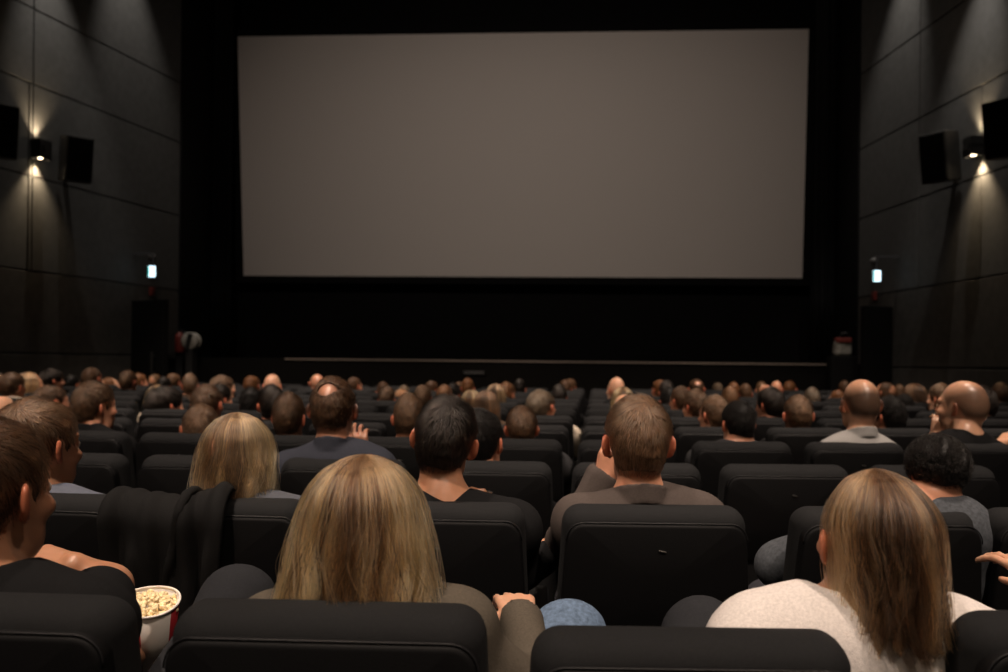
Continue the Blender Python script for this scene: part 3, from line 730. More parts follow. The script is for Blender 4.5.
    bm = bmesh.new(); add_box(bm, (-.035, -.13, -R*1.02), (.035, -.088, R*.9), .006); o = mesh_obj('bracket', bm_mesh('bracket', bm), M['base'], r); o.rotation_euler = (0, math.radians(14), 0)
    bm = bmesh.new(); add_box(bm, (-R*.4, -.1, -p.z), (R*.4, .1, -R*.9), .01); mesh_obj('stand', bm_mesh('stand', bm), M['base'], r)
    p = on_y(180, 334, 13.9); r = empty('fire_extinguisher', (p.x, 13.9, p.z-.3), 0, 'red fire extinguisher with black hose beside the round reel', 'extinguisher')
    mesh_obj('cylinder_body', lathe('cylinder_body', [(0, -.02), (.075, -.02), (.08, 0), (.08, .24), (.07, .29), (.03, .325), (.03, .34), (0, .34)], 24), M['red'], r)
    bm = bmesh.new(); add_box(bm, (-.025, -.03, .34), (.025, .10, .36), .004); add_box(bm, (-.02, -.03, .375), (.02, .11, .39), .004); add_box(bm, (-.025, -.03, .34), (.025, 0, .4), .004); mesh_obj('valve_handle', bm_mesh('valve_handle', bm), M['base'], r)
    mesh_obj('hose', tube('hose', [(.03, 0, .35), (.10, -.01, .33), (.115, -.02, .2), (.10, -.02, .05)], .012), M['base'], r)
    bm = bmesh.new(); add_box(bm, (-.06, -.03, -(p.z-.3)), (.06, .06, -.02), .008); mesh_obj('stand', bm_mesh('stand', bm), M['base'], r)
    p = on_y(842, 348, 13.7); s = 13.7/FPX; w, h = 7.5*s, 8.0*s
    r = empty('duffel_bag', (p.x, 13.7, p.z-h), 0, 'soft grey bag with red top flap, standing at the end of the stage', 'bag')
    F = Field((-w-.05, -.16, -.03), (w+.05, .16, 2*h+.05), .012); F.put(rbox((0, 0, h), (w, .11, h), .06), .01)
    F.whole(lambda D, X, Y, Z: np.maximum(D+folds(X, Y, Z, 3, 20, .012), -Z)); me, _ = F.mesh('bag_body'); mesh_obj('bag_body', me, M['grey'], r)
    bm = bmesh.new(); add_box(bm, (-w*.95, -.13, 2*h-.05), (w*.9, .05, 2*h+.03), .02); mesh_obj('flap', bm_mesh('flap', bm), M['red'], r)
    mesh_obj('strap', tube('strap', [(-w*.6, -.10, 2*h-.02), (-w*.3, -.13, 2*h+.10), (w*.3, -.13, 2*h+.10), (w*.6, -.10, 2*h-.02)], .014), M['base'], r)
    bm = bmesh.new(); add_box(bm, (-.2, -.14, -(p.z-h)), (.2, .14, 0), .01); mesh_obj('stand', bm_mesh('stand', bm), M['door'], r)

def wall_speaker(px0, px1, py0, py1, side, lab):
    cx, cy = (px0+px1)/2, (py0+py1)/2; c = on_wall(cx, cy, side, .30); s = (c-CAM).dot(FWD)/FPX
    u, n = wall_frame(side); w, h = (px1-px0)*s/2*1.0, (py1-py0)*s/2
    ang = math.atan2(-n.x, n.y)*0+(math.radians(36)*side*-1)      # turned from the wall towards the seats
    r = empty('wall_speaker', c, 0, lab, 'speaker', 'surround speakers on the side walls')
    d = .17
    R = Matrix.Rotation(side*math.radians(-50), 4, 'Z') @ Matrix.Rotation(math.radians(9), 4, 'X')
    w *= .92
    bm = bmesh.new(); vs = add_box(bm, (-w, -d, -h), (w, d, h), .02, M=R); mesh_obj('cabinet', bm_mesh('cabinet', bm), M['speaker'], r)
    bm = bmesh.new(); add_box(bm, (-w*.9, -d-.015, -h*.94), (w*.9, -d+.01, h*.94), .012, M=R); mesh_obj('front_grille', bm_mesh('front_grille', bm), M['shell'], r)
    q = -n*.30
    bm = bmesh.new(); mid = R @ Vector((0, d*.8, 0)); 
    Mt = Matrix(((q.normalized().x, -q.normalized().y, 0, mid.x), (q.normalized().y, q.normalized().x, 0, mid.y), (0, 0, 1, mid.z), (0, 0, 0, 1)))
    add_box(bm, (-.02, -.04, -.05), (.34, .04, .05), .006, M=Mt); mesh_obj('bracket', bm_mesh('bracket', bm), M['sconce'], r)

def sconce(px, py, side, lab):
    c = on_wall(px, py, side, .12); u, n = wall_frame(side); s = (c-CAM).dot(FWD)/FPX
    r = empty('wall_sconce', c, math.atan2(u.y, u.x), lab, 'wall lamp', 'up and down lights on the side walls')
    h = 9.5*s; w = 7.5*s; d = .085
    bm = bmesh.new()
    for a in ((-w, -d, -h, -w+.012, d, h), (w-.012, -d, -h, w, d, h), (-w, -d, -h, w, -d+.012, h), (-w, d-.012, -h, w, d, h)): add_box(bm, a[:3], a[3:])
    add_box(bm, (-w, -d, -.02), (w, d, .02)); mesh_obj('housing', bm_mesh('housing', bm), M['sconce'], r)
    side_y = -1 if side > 0 else 1
    bm = bmesh.new(); add_box(bm, (-.05, side_y*.07, -.05), (.05, side_y*.115, .05)) if False else add_box(bm, (-.05, min(side_y*.06, side_y*.11)*-1 if False else -.11, -.05), (.05, .11, .05)); mesh_obj('wall_mount', bm_mesh('wall_mount', bm), M['sconce'], r)
    for sg in (-1, 1):
        me = lathe('lamp_lens', [(0, 0), (.03, 0), (.038, .004), (.038, .012), (0, .012)], 24); o = mesh_obj('lamp_lens', me, M['lamp'], r); o.location = (0, 0, sg*(h-.02)-.006)
        L = bpy.data.lights.new('sconce_light', 'SPOT'); L.energy = 130 if sg < 0 else 75; L.color = (1, .74, .46); L.spot_size = math.radians(84); L.spot_blend = .95; L.shadow_soft_size = .025
        lo = link(bpy.data.objects.new('sconce_light', L)); lo.location = c-n*.05+Vector((0, 0, sg*(h+.0))); lo.rotation_euler = (0 if sg < 0 else PI, 0, 0)

# ------------------------------------------------------------------ seats
def rounded_outline(wt, wb, h, rc, rb, inset, n=8):
    """closed outline in x,z (z from 0 to h): half widths at the top and bottom, corner radii"""
    pts = []
    for (sx, top) in ((1, True), (-1, True), (-1, False), (1, False)):
        r = rc if top else rb; r2 = max(r-inset, .004); hw = (wt if top else wb)-inset
        cz = (h-inset-r2) if top else (inset+r2); cx = sx*(hw-r2)
        a0 = {(1, True): 0, (-1, True): PI/2, (-1, False): PI, (1, False): 1.5*PI}[(sx, top)]
        for i in range(n+1):
            a = a0+PI/2*i/n; pts.append((cx+r2*math.cos(a), cz+r2*math.sin(a)))
    return pts
def slab(name, wt, wb, h, th, rc, rb, fil, yfun=lambda x, z: 0.0, back_fil=None):
    """rounded panel: rear face at y=0, front at y=th, filleted edges; yfun bows it"""
    bf = fil if back_fil is None else back_fil
    secs = [(bf*.999, 0.0)] if False else []
    for i in range(6):
        a = PI/2*i/5; secs.append((bf*(1-math.sin(a)), bf*(1-math.cos(a))))
    for i in range(6):
        a = PI/2*i/5; secs.append((fil*(1-math.cos(a)), th-fil+fil*math.sin(a)))
    V, F = [], []; n = None
    def ring(ins, y, sc=1.0, cz=None):
        o = rounded_outline(wt, wb, h, rc, rb, ins)
        for x, z in o:
            if sc != 1: x *= sc; z = h/2+(z-h/2)*sc
            V.append((x, y+yfun(x, z), z))
        return len(o)
    for sc in (.25, .5, .75, .9): n = ring(secs[0][0], secs[0][1], sc)
    for ins, y in secs: ring(ins, y)
    for sc in (.9, .75, .5, .25): ring(secs[-1][0], secs[-1][1], sc)
    m = len(V)//n
    for j in range(m-1):
        for i in range(n): F.append((j*n+i, j*n+(i+1) % n, (j+1)*n+(i+1) % n, (j+1)*n+i))
    F.append(tuple(range(n))[::-1]); F.append(tuple(range((m-1)*n, m*n)))
    me = pymesh(name, V, F); bm = bmesh.new(); bm.from_mesh(me); bmesh.ops.recalc_face_normals(bm, faces=bm.faces[:]); bm.to_mesh(me); bm.free()
    me.polygons.foreach_set('use_smooth', [True]*len(me.polygons)); return me
SEAT_H = .924; TILT = math.radians(7)
class SeatKit: pass
def seat_kit():
    k = SeatKit()
    zb = .36; L = (SEAT_H-zb)/math.cos(TILT)
    R = Matrix.Translation((0, .075, zb)) @ Matrix.Rotation(TILT, 4, 'X')
    bow = lambda x, z: .030*(x/.23)**2*-1*0+ -.012*math.cos(min(1, abs(x)/.23)*PI/2)+.012
    me = slab('backrest', .224, .246, L, .105, .048, .05, .042, lambda x, z: .022*(abs(x)/.23)**2); me.transform(R); k.back = me; me.materials.append(M['fabric'])
    # rear shell, a little proud of the cushion and set below its padded top
    sh = .30; z0 = L-.026-sh
    me = slab('back_shell', .217, .229, sh, .05, .044, .085, .02, lambda x, z: .022*(abs(x)/.23)**2-.010-.012*math.sin(max(0, min(1, (sh-z)/sh))*PI), back_fil=.010); me.transform(R @ Matrix.Translation((0, -.002, z0))); k.shell = me; me.materials.append(M['shell'])
    o = rounded_outline(.2175, .2295, sh+.001, .0445, .085, 0, 10); pts = [(x, .022*(abs(x)/.23)**2-.006-.012*math.sin(max(0, min(1, (sh-z)/sh))*PI), z) for x, z in o]
    up = [p for p in pts if p[2] > .06]; 
    i0 = max(range(len(pts)), key=lambda i: (pts[i][0] if pts[i][2] < .2 else -9)); 
    up = sorted([p for p in pts if p[2] > .10], key=lambda p: math.atan2(p[0], p[2]-.10))
    me = tube('piping', up, .0016, 6); me.transform(R @ Matrix.Translation((0, -.002, z0))); me.materials.append(M['piping']); k.pipe = me
    me = slab('seat_cushion', .215, .21, .46, .11, .06, .06, .04); me.transform(Matrix.Translation((0, .13, .46)) @ Matrix.Rotation(math.radians(-86), 4, 'X')); k.cush = me; me.materials.append(M['fabric'])
    bm = bmesh.new(); add_box(bm, (.232, .13, .585), (.288, .50, .625), .014); k.arm = bm_mesh('armrest', bm); k.arm.materials.append(M['arm'])
    bm = bmesh.new(); add_box(bm, (.242, .16, .0), (.278, .40, .59), .008); add_box(bm, (.225, .13, .0), (.295, .46, .02), .006); k.post = bm_mesh('side_panel', bm); k.post.materials.append(M['base'])
    bm = bmesh.new(); add_box(bm, (-.21, .16, .30), (.21, .22, .36), .01); add_box(bm, (-.17, .14, .36), (-.13, .20, .55), .006); add_box(bm, (.13, .14, .36), (.17, .20, .55), .006); add_box(bm, (-.245, .17, .31), (.245, .21, .35), .006); k.frame = bm_mesh('seat_frame', bm); k.frame.materials.append(M['base'])
    # little metal number plate with two screws
    bm = bmesh.new(); add_box(bm, (-.010, -.014, -.004), (.008, -.008, -.001), .0008, M=Matrix.Rotation(.2, 4, 'Y')); add_box(bm, (-.002, -.014, -.036), (.006, -.008, -.0325), .0008)
    k.tag = bm_mesh('seat_badge', bm); k.tag.transform(R @ Matrix.Translation((.012, -.004, L-.085))); k.tag.materials.append(M['metal'])
    return k
def make_seat(k, loc, rz, label, near):
    r = empty('cinema_chair', loc, rz, label, 'seat', 'rows of black cinema seats')
    b = link(bpy.data.objects.new('backrest', k.back), r); s = link(bpy.data.objects.new('back_shell', k.shell), r)
    link(bpy.data.objects.new('seat_cushion', k.cush), r); link(bpy.data.objects.new('armrest', k.arm), r)
    if near:
        link(bpy.data.objects.new('piping', k.pipe), s); link(bpy.data.objects.new('seat_badge', k.tag), s)
    link(bpy.data.objects.new('side_panel', k.post), r); link(bpy.data.objects.new('seat_frame', k.frame), r)
    return r
ROWS = 13; PITCH = .90; Y0 = 1.14; SP = .52; X0 = .15; RC = 18.0
def seat_xy(row, col, dx=0):
    x = X0+SP*col+dx; y = Y0+PITCH*row+((x-XC)**2-XC**2)/(2*RC); return x, y
def seat_rz(x): return math.atan((x-XC)/RC)
# ------------------------------------------------------------------ build
setup_materials(); build_room()
wall_speaker(62, 90, 137, 182, -1, 'black wall speaker beyond the wall lamp, on the round reel side of the room')
wall_speaker(-14, 15, 106, 158, -1, 'black wall speaker cut by the edge of view, above the popcorn eater')
wall_speaker(925, 955, 133, 182, 1, 'black wall speaker beyond the wall lamp, on the grey bag side of the room')
wall_speaker(989, 1020, 101, 158, 1, 'black wall speaker cut by the edge of view, above the bald person touching his chin')
sconce(41, 150, -1, 'black up-and-down wall lamp between two speakers, on the wall beyond the round reel')
sconce(973.5, 147, 1, 'black up-and-down wall lamp between two speakers, on the wall beyond the grey bag')

ORD = ['nearest', 'second', 'third', 'fourth', 'fifth', 'sixth', 'seventh', 'eighth', 'ninth', 'tenth', 'eleventh', 'twelfth', 'thirteenth']
NTH = ['first', 'second', 'third', 'fourth', 'fifth', 'sixth', 'seventh', 'eighth', 'ninth', 'tenth', 'eleventh', 'twelfth', 'thirteenth', 'fourteenth', 'fifteenth', 'sixteenth', 'seventeenth', 'eighteenth', 'nineteenth', 'twentieth', 'twenty-first', 'twenty-second', 'twenty-third', 'twenty-fourth', 'twenty-fifth', 'twenty-sixth']
SEAT_LABEL = {(0, -2): 'black cinema seat in the corner, behind the man eating popcorn', (0, -1): 'black cinema seat in the nearest row behind the blonde woman in the olive top',
 (0, 0): 'empty-looking black cinema seat in the nearest row, beside the woman in the cream sweater', (0, 1): 'black cinema seat cut by the corner, past the woman in the cream sweater',
 (1, 0): 'black cinema seat behind the man in the taupe collared shirt', (1, -1): 'black cinema seat behind the dark-haired man in the black T-shirt', (1, -2): 'black cinema seat with a black jacket draped over its back',
 (1, -3): 'black cinema seat behind the brown-haired person looking aside', (1, 1): 'black cinema seat with a dark curly head above its top edge',
 (2, 2): 'black cinema seat in the third row just beyond the dark curly head', (2, 1): 'empty black cinema seat in the third row, beside the seat with the dark curly head', (2, -2): 'black cinema seat behind the balding man in the grey-blue shirt',
 (3, 2): 'black cinema seat behind the bald man in the light grey collar', (3, 3): 'black cinema seat behind the bald man in black touching his chin'}
SEAT_DX = {(1, 1): .045, (0, 0): -.008, (0, 1): .075, (1, -2): -.045, (1, -1): -.02}
kit = seat_kit(); NEED = {}
for row in range(ROWS):
    cols = []
    for col in range(-20, 14):
        x, y = seat_xy(row, col, SEAT_DX.get((row, col), 0))
        if not (wall_x(-1, y)+.75 < x < wall_x(1, y)-.75): continue
        u, v, d = project((x, y, .9)); m = .29*FPX/d
        if u+m < 2 or u-m > 1006 or d < .5: continue
        cols.append((col, x, y))
    for i, (col, x, y) in enumerate(cols):
        lab = SEAT_LABEL.get((row, col)) or 'black cinema seat, %s row from the camera, %s seat from the left in view' % (ORD[row], NTH[i])
        make_seat(kit, (x, y, -.029 if (row, col) == (0, 0) else 0.0), seat_rz(x), lab, row < 4); NEED[(row, col)] = (x, y)

# --- the audience close to the camera, one by one
class Place:
    def __init__(s, row, col, dx=0.0):
        s.x, s.y = seat_xy(row, col, SEAT_DX.get((row, col), 0)); s.rz = seat_rz(s.x); s.row, s.col = row, col
        s.loc = Vector((s.x+dx*math.cos(s.rz), s.y+dx*math.sin(s.rz), 0)); s.inv = (Matrix.Translation(s.loc) @ Matrix.Rotation(s.rz, 4, 'Z')).inverted()
    def at(s, px, py, dy):
        """point seen at pixel px,py, a distance dy in front of the seat back, in the seat's own frame"""
        return tuple(s.inv @ on_y(px, py, s.y+dy))
    def head(s, cx, top, dy=.19, hs=1.0, hair=.128):
        p = on_y(cx, top, s.y+dy); q = s.inv @ p; return (q.x, q.y, q.z-hair*hs)
def who(P, label, **k): return person(k, P.loc, P.rz, label)
A = M
P = Place(0, -1); who(P, 'woman with long loose blonde hair and olive-grey top in the nearest row'.replace('woman', 'person'), head=P.head(366, 456, .235, 1.0, .120), hs=1.0, fem=True, yaw=0, h=.0055, skin=A['skin_a'], ears=False, style='long', hair='blonde', shirt=A['olive'], trousers=A['jeans'],
    sdz=.02, sw=.155, ny=.02, re=P.at(538, 700, .30), rw=P.at(521, 622, .47), rh=dict(up=(0, -.4, 1), curl=.7, d=(-.18, .95, .25)), rk=P.at(567, 636, .60), lk=(-.16, .62, .52), dank=.05, seed=5, fold=.010, neck='wide')
P = Place(0, 0, .10); who(P, 'person with shoulder-length blonde hair and cream sweater in the nearest row', head=P.head(873, 470, .23, .95, .118), hs=.95, fem=True, yaw=4, roll=-2, h=.0055, skin=A['skin_a'], style='bob', hair='darkblonde', shirt=A['cream'], trousers=A['charcoal'],
    sdz=.025, sw=.158, ny=.04, re=P.at(1080, 655, .34), rw=P.at(1056, 592, .52), rh=dict(d=(-.25, .9, .4), curl=.4), lk=P.at(702, 634, .56), seed=8, fold=.006)
P = Place(0, -2, .02); who(P, 'person in black T-shirt eating popcorn, brown hair, cut by the edge of view', head=P.head(-13, 420, .22), hs=1.04, yaw=-10, h=.0055, skin=A['skin_b'], style='short', hair='brown', shirt=A['black'], trousers=A['charcoal'], stubble=.25,
    sw=.168, sleeves='short', re=P.at(108, 588, .50), rw=P.at(74, 567, .46), rh=dict(d=(-1, .05, .12), up=(0, -.5, .9), curl=.75), lw=P.at(140, 650, .66), le=P.at(30, 700, .40), rk=P.at(238, 606, .66), dank=-.04, seed=2)
P = Place(1, -3); who(P, 'person with short brown hair looking aside, grey-blue shirt, second row from the camera', head=P.head(40, 402, .22), hs=1.05, yaw=-17, h=.006, skin=A['skin_b'], style='short', hair='lightbrown', shirt=A['greyblue'], trousers=A['charcoal'], stubble=.2, sw=.17, re=P.at(106, 545, .20), rw=P.at(120, 570, .5), seed=4)
P = Place(1, -2); who(P, 'person with straight blonde hair beyond the seat with the draped jacket', head=P.head(239, 410, .20, .93), hs=.93, fem=True, h=.006, skin=A['skin_a'], ears=False, style='straight', hair='ashblonde', shirt=A['stripe'], sw=.16, sdz=.0, seed=6, neck='wide')
P = Place(1, -1); who(P, 'dark-haired person in black T-shirt, bare neck, beyond the blonde nearest the camera', head=P.head(446, 397, .20, .94), hs=.94, nl=.03, roll=9, yaw=-6, h=.0055, skin=A['skin_b'], style='short', hair='dark', shirt=A['black'], sw=.18, re=P.at(521, 568, .28), rw=P.at(543, 560, .40), rh=dict(d=(.12, .9, .3), curl=.6), lw=P.at(447, 508, .25), le=P.at(415, 570, .36), lh=dict(d=(.8, -.2, .35), up=(0, -.6, 1), curl=.9), seed=9)
P = Place(1, 0); who(P, 'person with short brown hair and taupe collared shirt, fist at the chin', head=P.head(638, 397, .20, .98), hs=.98, h=.0055, skin=A['skin_c'], style='short', hair='lightbrown', nl=.022, shirt=A['taupe'], neck='collar', sw=.152, sdz=.008, fold=.009, le=P.at(568, 545, .36), lw=P.at(603, 482, .40), lh=dict(d=(.35, .05, 1), up=(-.2, -1, .1), curl=.95), seed=12)
P = Place(2, -2); who(P, 'balding person with dark sides in grey-blue collared shirt, third row from the camera', head=P.head(334, 376, .20), hs=1.0, h=.0055, skin=A['skin_c'], style='balding', hair='brown', patch=.9, shirt=A['navy'], neck='collar', sw=.16, nl=.02, sdz=-.005, re=P.at(392, 480, .36), rw=P.at(361, 459, .36), rh=dict(d=(-.2, .1, 1), up=(0, -1, .2), curl=.7), seed=3)
P = Place(2, -1); who(P, 'dark-haired person mostly hidden behind the man in black T-shirt'.replace('man', 'person'), head=P.head(481, 409, .20), hs=.97, yaw=-20, h=.006, skin=A['skin_c'], style='short', hair='black', shirt=A['black'], seed=4)
P = Place(1, 1, .0); who(P, 'person with dark curly hair, low in their seat behind the blonde bob', head=P.head(935, 435, .19, .69, .140), hs=.69, h=.006, skin=A['skin_c'], lean=.45, sw=.14, style='afro', hair='black', shirt=A['greydenim'], neck='wide', le=P.at(778, 566, .22), lw=P.at(800, 590, .5), seed=4)
P = Place(3, 2); who(P, 'bald person in light grey collared shirt', head=P.head(860, 379, .20, 1.04, .119), hs=1.04, h=.0055, skin=A['skin_a'], style='ring', hair='stubble', nl=.02, shadow=.88, bald_z=.098, shirt=A['lightgrey'], neck='collar', sw=.132, sdz=-.02, seed=7)
P = Place(3, 3); who(P, 'bald person in black T-shirt touching his chin', head=P.head(962, 382, .20, 1.0, .119), hs=1.06, yaw=32, roll=-4, h=.0055, skin=A['skin_a'], style='ring', hair='stubble', shadow=.74, bald_z=.125, stubble=.3, shirt=A['black'], sw=.16, sdz=-.03, sleeves='short', le=P.at(918, 456, .34), lw=P.at(936, 437, .34), lh=dict(d=(.35, .1, 1), up=(-.3, -1, 0), curl=.8), re=P.at(985, 456, .25), rw=P.at(1000, 444, .30), seed=7)
P = Place(3, 1); who(P, 'person with short black hair and pale ear, in a dark top, fourth row', head=P.head(738, 398, .20), hs=.86, yaw=8, h=.006, skin=A['skin_c'], style='short', hair='black', shirt=A['darkgrey'], sw=.17, seed=7)
P = Place(3, -4, .05); who(P, 'person with close-cropped light brown hair just beyond the straight blonde hair', head=P.head(202, 404, .20), hs=1.02, yaw=10, h=.006, skin=A['skin_b'], style='crop', hair='lightbrown', shirt=A['darkgrey'], seed=7)
P = Place(3, -1); who(P, 'person with short brown hair in front of an empty seat, fourth row', head=P.head(522, 403, .20), hs=.86, h=.006, skin=A['skin_c'], style='short', hair='brown', shirt=A['darkgrey'], seed=8)
TAKEN = {(0, -1), (0, 0), (0, -2), (1, -3), (1, -2), (1, -1), (1, 0), (2, -2), (2, -1), (1, 1), (3, 2), (3, 3), (3, 1), (3, -4), (3, -1)}

# --- the rest of the audience: a few seated figures, each copied with its own hair, clothes and turn of the head
BASE = {}
for ht in (1.24, 1.14, 1.05):
    for yw in (0, 30, -30):
        sp = dict(head=(0, .20, ht-.128), hs=1.0, yaw=yw, h=.0085, skin=M['skin_b'], shirt=M['black'], trousers=M['trousers_dark'], seed=int(ht*100)+yw, stubble=.2, neck='collar' if yw else 'crew')
        r = person(sp, (0, 0, 0), 0, 'x'); BASE[(ht, yw)] = (r, sp)
FIRST = dict(BASE)
def copy_person(base, loc, rz, scale, label, skin, shirt):
    r = base.copy(); C.objects.link(r); r.location = loc; r.rotation_euler = (0, 0, rz); r.scale = scale; r['label'] = label
    for ch in list(base.children):
        c = ch.copy(); C.objects.link(c); c.parent = r
        m = {'body': skin, 'shirt': shirt}.get(ch.name.split('.')[0])
        if m is not None: c.material_slots[0].link = 'OBJECT'; c.material_slots[0].material = m
    return r
L_, R_ = 30, -30
HEADS = [  # centre x, top y, width in the photograph, hair, colour, turn, skin, shirt
 (-3, 374, 18, 'short', 'brown', R_, 'a', 'sand'), (11, 373, 20, 'short', 'brown', 0, 'c', 'sand'), (28, 371.5, 19, 'loose', 'darkblonde', R_, 'b', 'darkgrey'), (50, 370, 22, 'thick', 'dark', R_, 'c', 'black'),
 (70, 375, 14, 'short', 'black', 0, 'b', 'black'), (90, 367, 18, 'buzz', 'brown', 0, 'c', 'darkgrey'), (108, 377, 15, 'loose', 'auburn', R_, 'a', 'darkgrey'), (127, 370.5, 15, 'short', 'brown', 0, 'c', 'black'),
 (50, 385, 35, 'crop', 'brown', R_, 'c', 'darkgrey'), (95, 382, 31, 'short', 'brown', R_, 'c', 'black'), (2, 394, 24, 'ring', 'lightbrown', 0, 'a', 'black'),
 (138.5, 373.5, 12, 'short', 'auburn', R_, 'c', 'black'), (155, 373.5, 13, 'loose', 'darkblonde', 0, 'b', 'brown'), (172, 373.5, 14, 'short', 'lightbrown', 0, 'c', 'black'), (163, 377, 14, 'short', 'dark', 0, 'b', 'black'),
 (149, 384, 17, 'loose', 'blonde', 0, 'a', 'sand'), (165, 388, 27, 'thick', 'dark', R_, 'c', 'black'), (190, 373, 15, 'crop', 'lightbrown', L_, 'c', 'brown'), (207, 384, 29, 'crop', 'brown', 0, 'c', 'darkgrey'),
 (220, 384.5, 19, 'short', 'dark', R_, 'c', 'greyblue'), (222, 375, 20, 'crop', 'lightbrown', R_, 'a', 'black'), (251, 376, 16, 'short', 'auburn', 0, 'c', 'black'), (251, 388, 17, 'short', 'black', 0, 'c', 'black'),
 (272, 373, 18, 'ring', 'ashblonde', 0, 'a', 'darkgrey'), (271, 385.5, 25, 'short', 'dark', L_, 'c', 'black'), (290, 393.5, 30, 'short', 'brown', 0, 'c', 'black'), (316, 373.5, 16, 'ring', 'ashblonde', L_, 'c', 'black'),
 (354, 376.5, 14, 'buzz', 'brown', R_, 'c', 'black'), (383, 382, 11, 'short', 'brown', 0, 'c', 'black'), (387, 387, 13, 'short', 'brown', 0, 'c', 'black'), (401, 388.5, 13, 'loose', 'auburn', L_, 'a', 'brown'), (404, 385.5, 11, 'short', 'greying', 0, 'c', 'black'),
 (423, 385, 18, 'crop', 'lightbrown', 0, 'c', 'black'), (432, 381, 11, 'short', 'brown', R_, 'b', 'black'), (445, 385.5, 12, 'short', 'auburn', 0, 'c', 'black'), (454, 384, 12, 'short', 'black', R_, 'c', 'black'), (460, 381, 12, 'buzz', 'lightbrown', R_, 'a', 'black'), (468, 378.5, 13, 'short', 'auburn', 0, 'c', 'black'),
 (410, 393, 27, 'crop', 'lightbrown', 0, 'c', 'brown'), (472, 389, 17, 'loose', 'ashblonde', 0, 'b', 'black'), (487, 389.5, 13, 'loose', 'brown', 0, 'c', 'brown'), (496, 383, 14, 'loose', 'darkblonde', 0, 'a', 'black'), (508, 382.5, 16, 'short', 'auburn', R_, 'a', 'sand'),
 (520, 379, 13, 'short', 'dark', 0, 'c', 'black'), (543, 389.5, 27, 'crop', 'greying', R_, 'c', 'sand'), (560, 385, 15, 'short', 'dark', 0, 'c', 'black'), (566, 380, 13, 'short', 'brown', 0, 'c', 'black'), (571.5, 379, 12, 'short', 'lightbrown', R_, 'b', 'black'),
 (617, 376, 17, 'ring', 'ashblonde', L_, 'a', 'black'), (624, 386, 18, 'loose', 'blonde', 0, 'a', 'black'), (625, 393, 23, 'ring', 'blonde', L_, 'a', 'black'),
 (660, 380, 12, 'short', 'auburn', L_, 'c', 'black'), (668, 381, 14, 'short', 'dark', 0, 'c', 'black'), (670, 388, 13, 'short', 'black', 0, 'c', 'black'), (682, 386, 17, 'crop', 'brown', L_, 'c', 'brown'), (698, 379, 16, 'balding', 'brown', 0, 'c', 'black'),
 (697, 390, 19, 'short', 'brown', L_, 'c', 'black'), (719, 383, 12, 'short', 'greying', 0, 'c', 'black'), (735, 382.5, 11, 'short', 'auburn', 0, 'c', 'black'), (732, 387, 16, 'short', 'auburn', 0, 'c', 'brown'), (747, 383.5, 14, 'crop', 'lightbrown', 0, 'c', 'black'),
 (716, 394.5, 26, 'crop', 'lightbrown', L_, 'c', 'black'), (763, 381, 12, 'loose', 'darkblonde', 0, 'a', 'black'), (768, 384, 15, 'ring', 'brown', 0, 'c', 'black'), (772, 388, 23, 'short', 'dark', L_, 'c', 'black'), (778, 380, 11, 'ring', 'auburn', 0, 'c', 'black'),
 (792, 380.5, 15, 'buzz', 'auburn', R_, 'c', 'black'), (814, 388, 15, 'short', 'greying', 0, 'c', 'black'), (801, 395, 28, 'crop', 'lightbrown', 0, 'c', 'black'), (846, 381, 11, 'short', 'brown', 0, 'c', 'black'), (839, 389.5, 12, 'buzz', 'auburn', L_, 'c', 'black'),
 (888, 382, 17, 'loose', 'brown', L_, 'b', 'black'), (901, 385, 12, 'short', 'lightbrown', 0, 'c', 'brown'), (917, 383, 19, 'loose', 'brown', 0, 'c', 'black'), (905, 394.5, 15, 'short', 'black', L_, 'c', 'black'), (891, 397, 25, 'short', 'black', L_, 'c', 'black'),
 (942.5, 384, 15, 'short', 'lightbrown', L_, 'a', 'black'), (985, 387, 16, 'short', 'dark', L_, 'c', 'black'), (1003, 383, 14, 'short', 'brown', 0, 'c', 'black')]
slots = [(r, c) for (r, c) in NEED if r >= 3 and (r, c) not in TAKEN]
ASSIGN = []
for hd in sorted(HEADS, key=lambda t: -t[2]):
    cx, ty, w = hd[:3]; best = None
    for rc in slots:
        if rc in TAKEN: continue
        x, y = NEED[rc]; p = on_y(cx, ty, y+.20); d = project(p)[2]; de = .160*FPX/max(w-1.5, 6); z = p.z
        cost = 5*math.log(d/de)**2+((p.x-x)/.13)**2+(max(0, 1.06-z)/.05)**2+(max(0, z-1.26)/.05)**2
        if best is None or cost < best[0]: best = (cost, rc, p, d)
    if best is None: continue
    cost, rc, p, d = best; TAKEN.add(rc); ASSIGN.append((rc, p, d, hd))
HN = {'short': 'short-haired', 'crop': 'close-cropped', 'thick': 'thick-haired', 'buzz': 'buzz-cut', 'ring': 'bald', 'loose': 'long-haired', 'balding': 'balding'}
CN = {'darkblonde': 'dark blond', 'ashblonde': 'ash blond', 'lightbrown': 'light brown', 'greying': 'greying', 'dark': 'dark brown'}
byrow = {}
for a in ASSIGN: byrow.setdefault(a[0][0], []).append(a)
used = set()
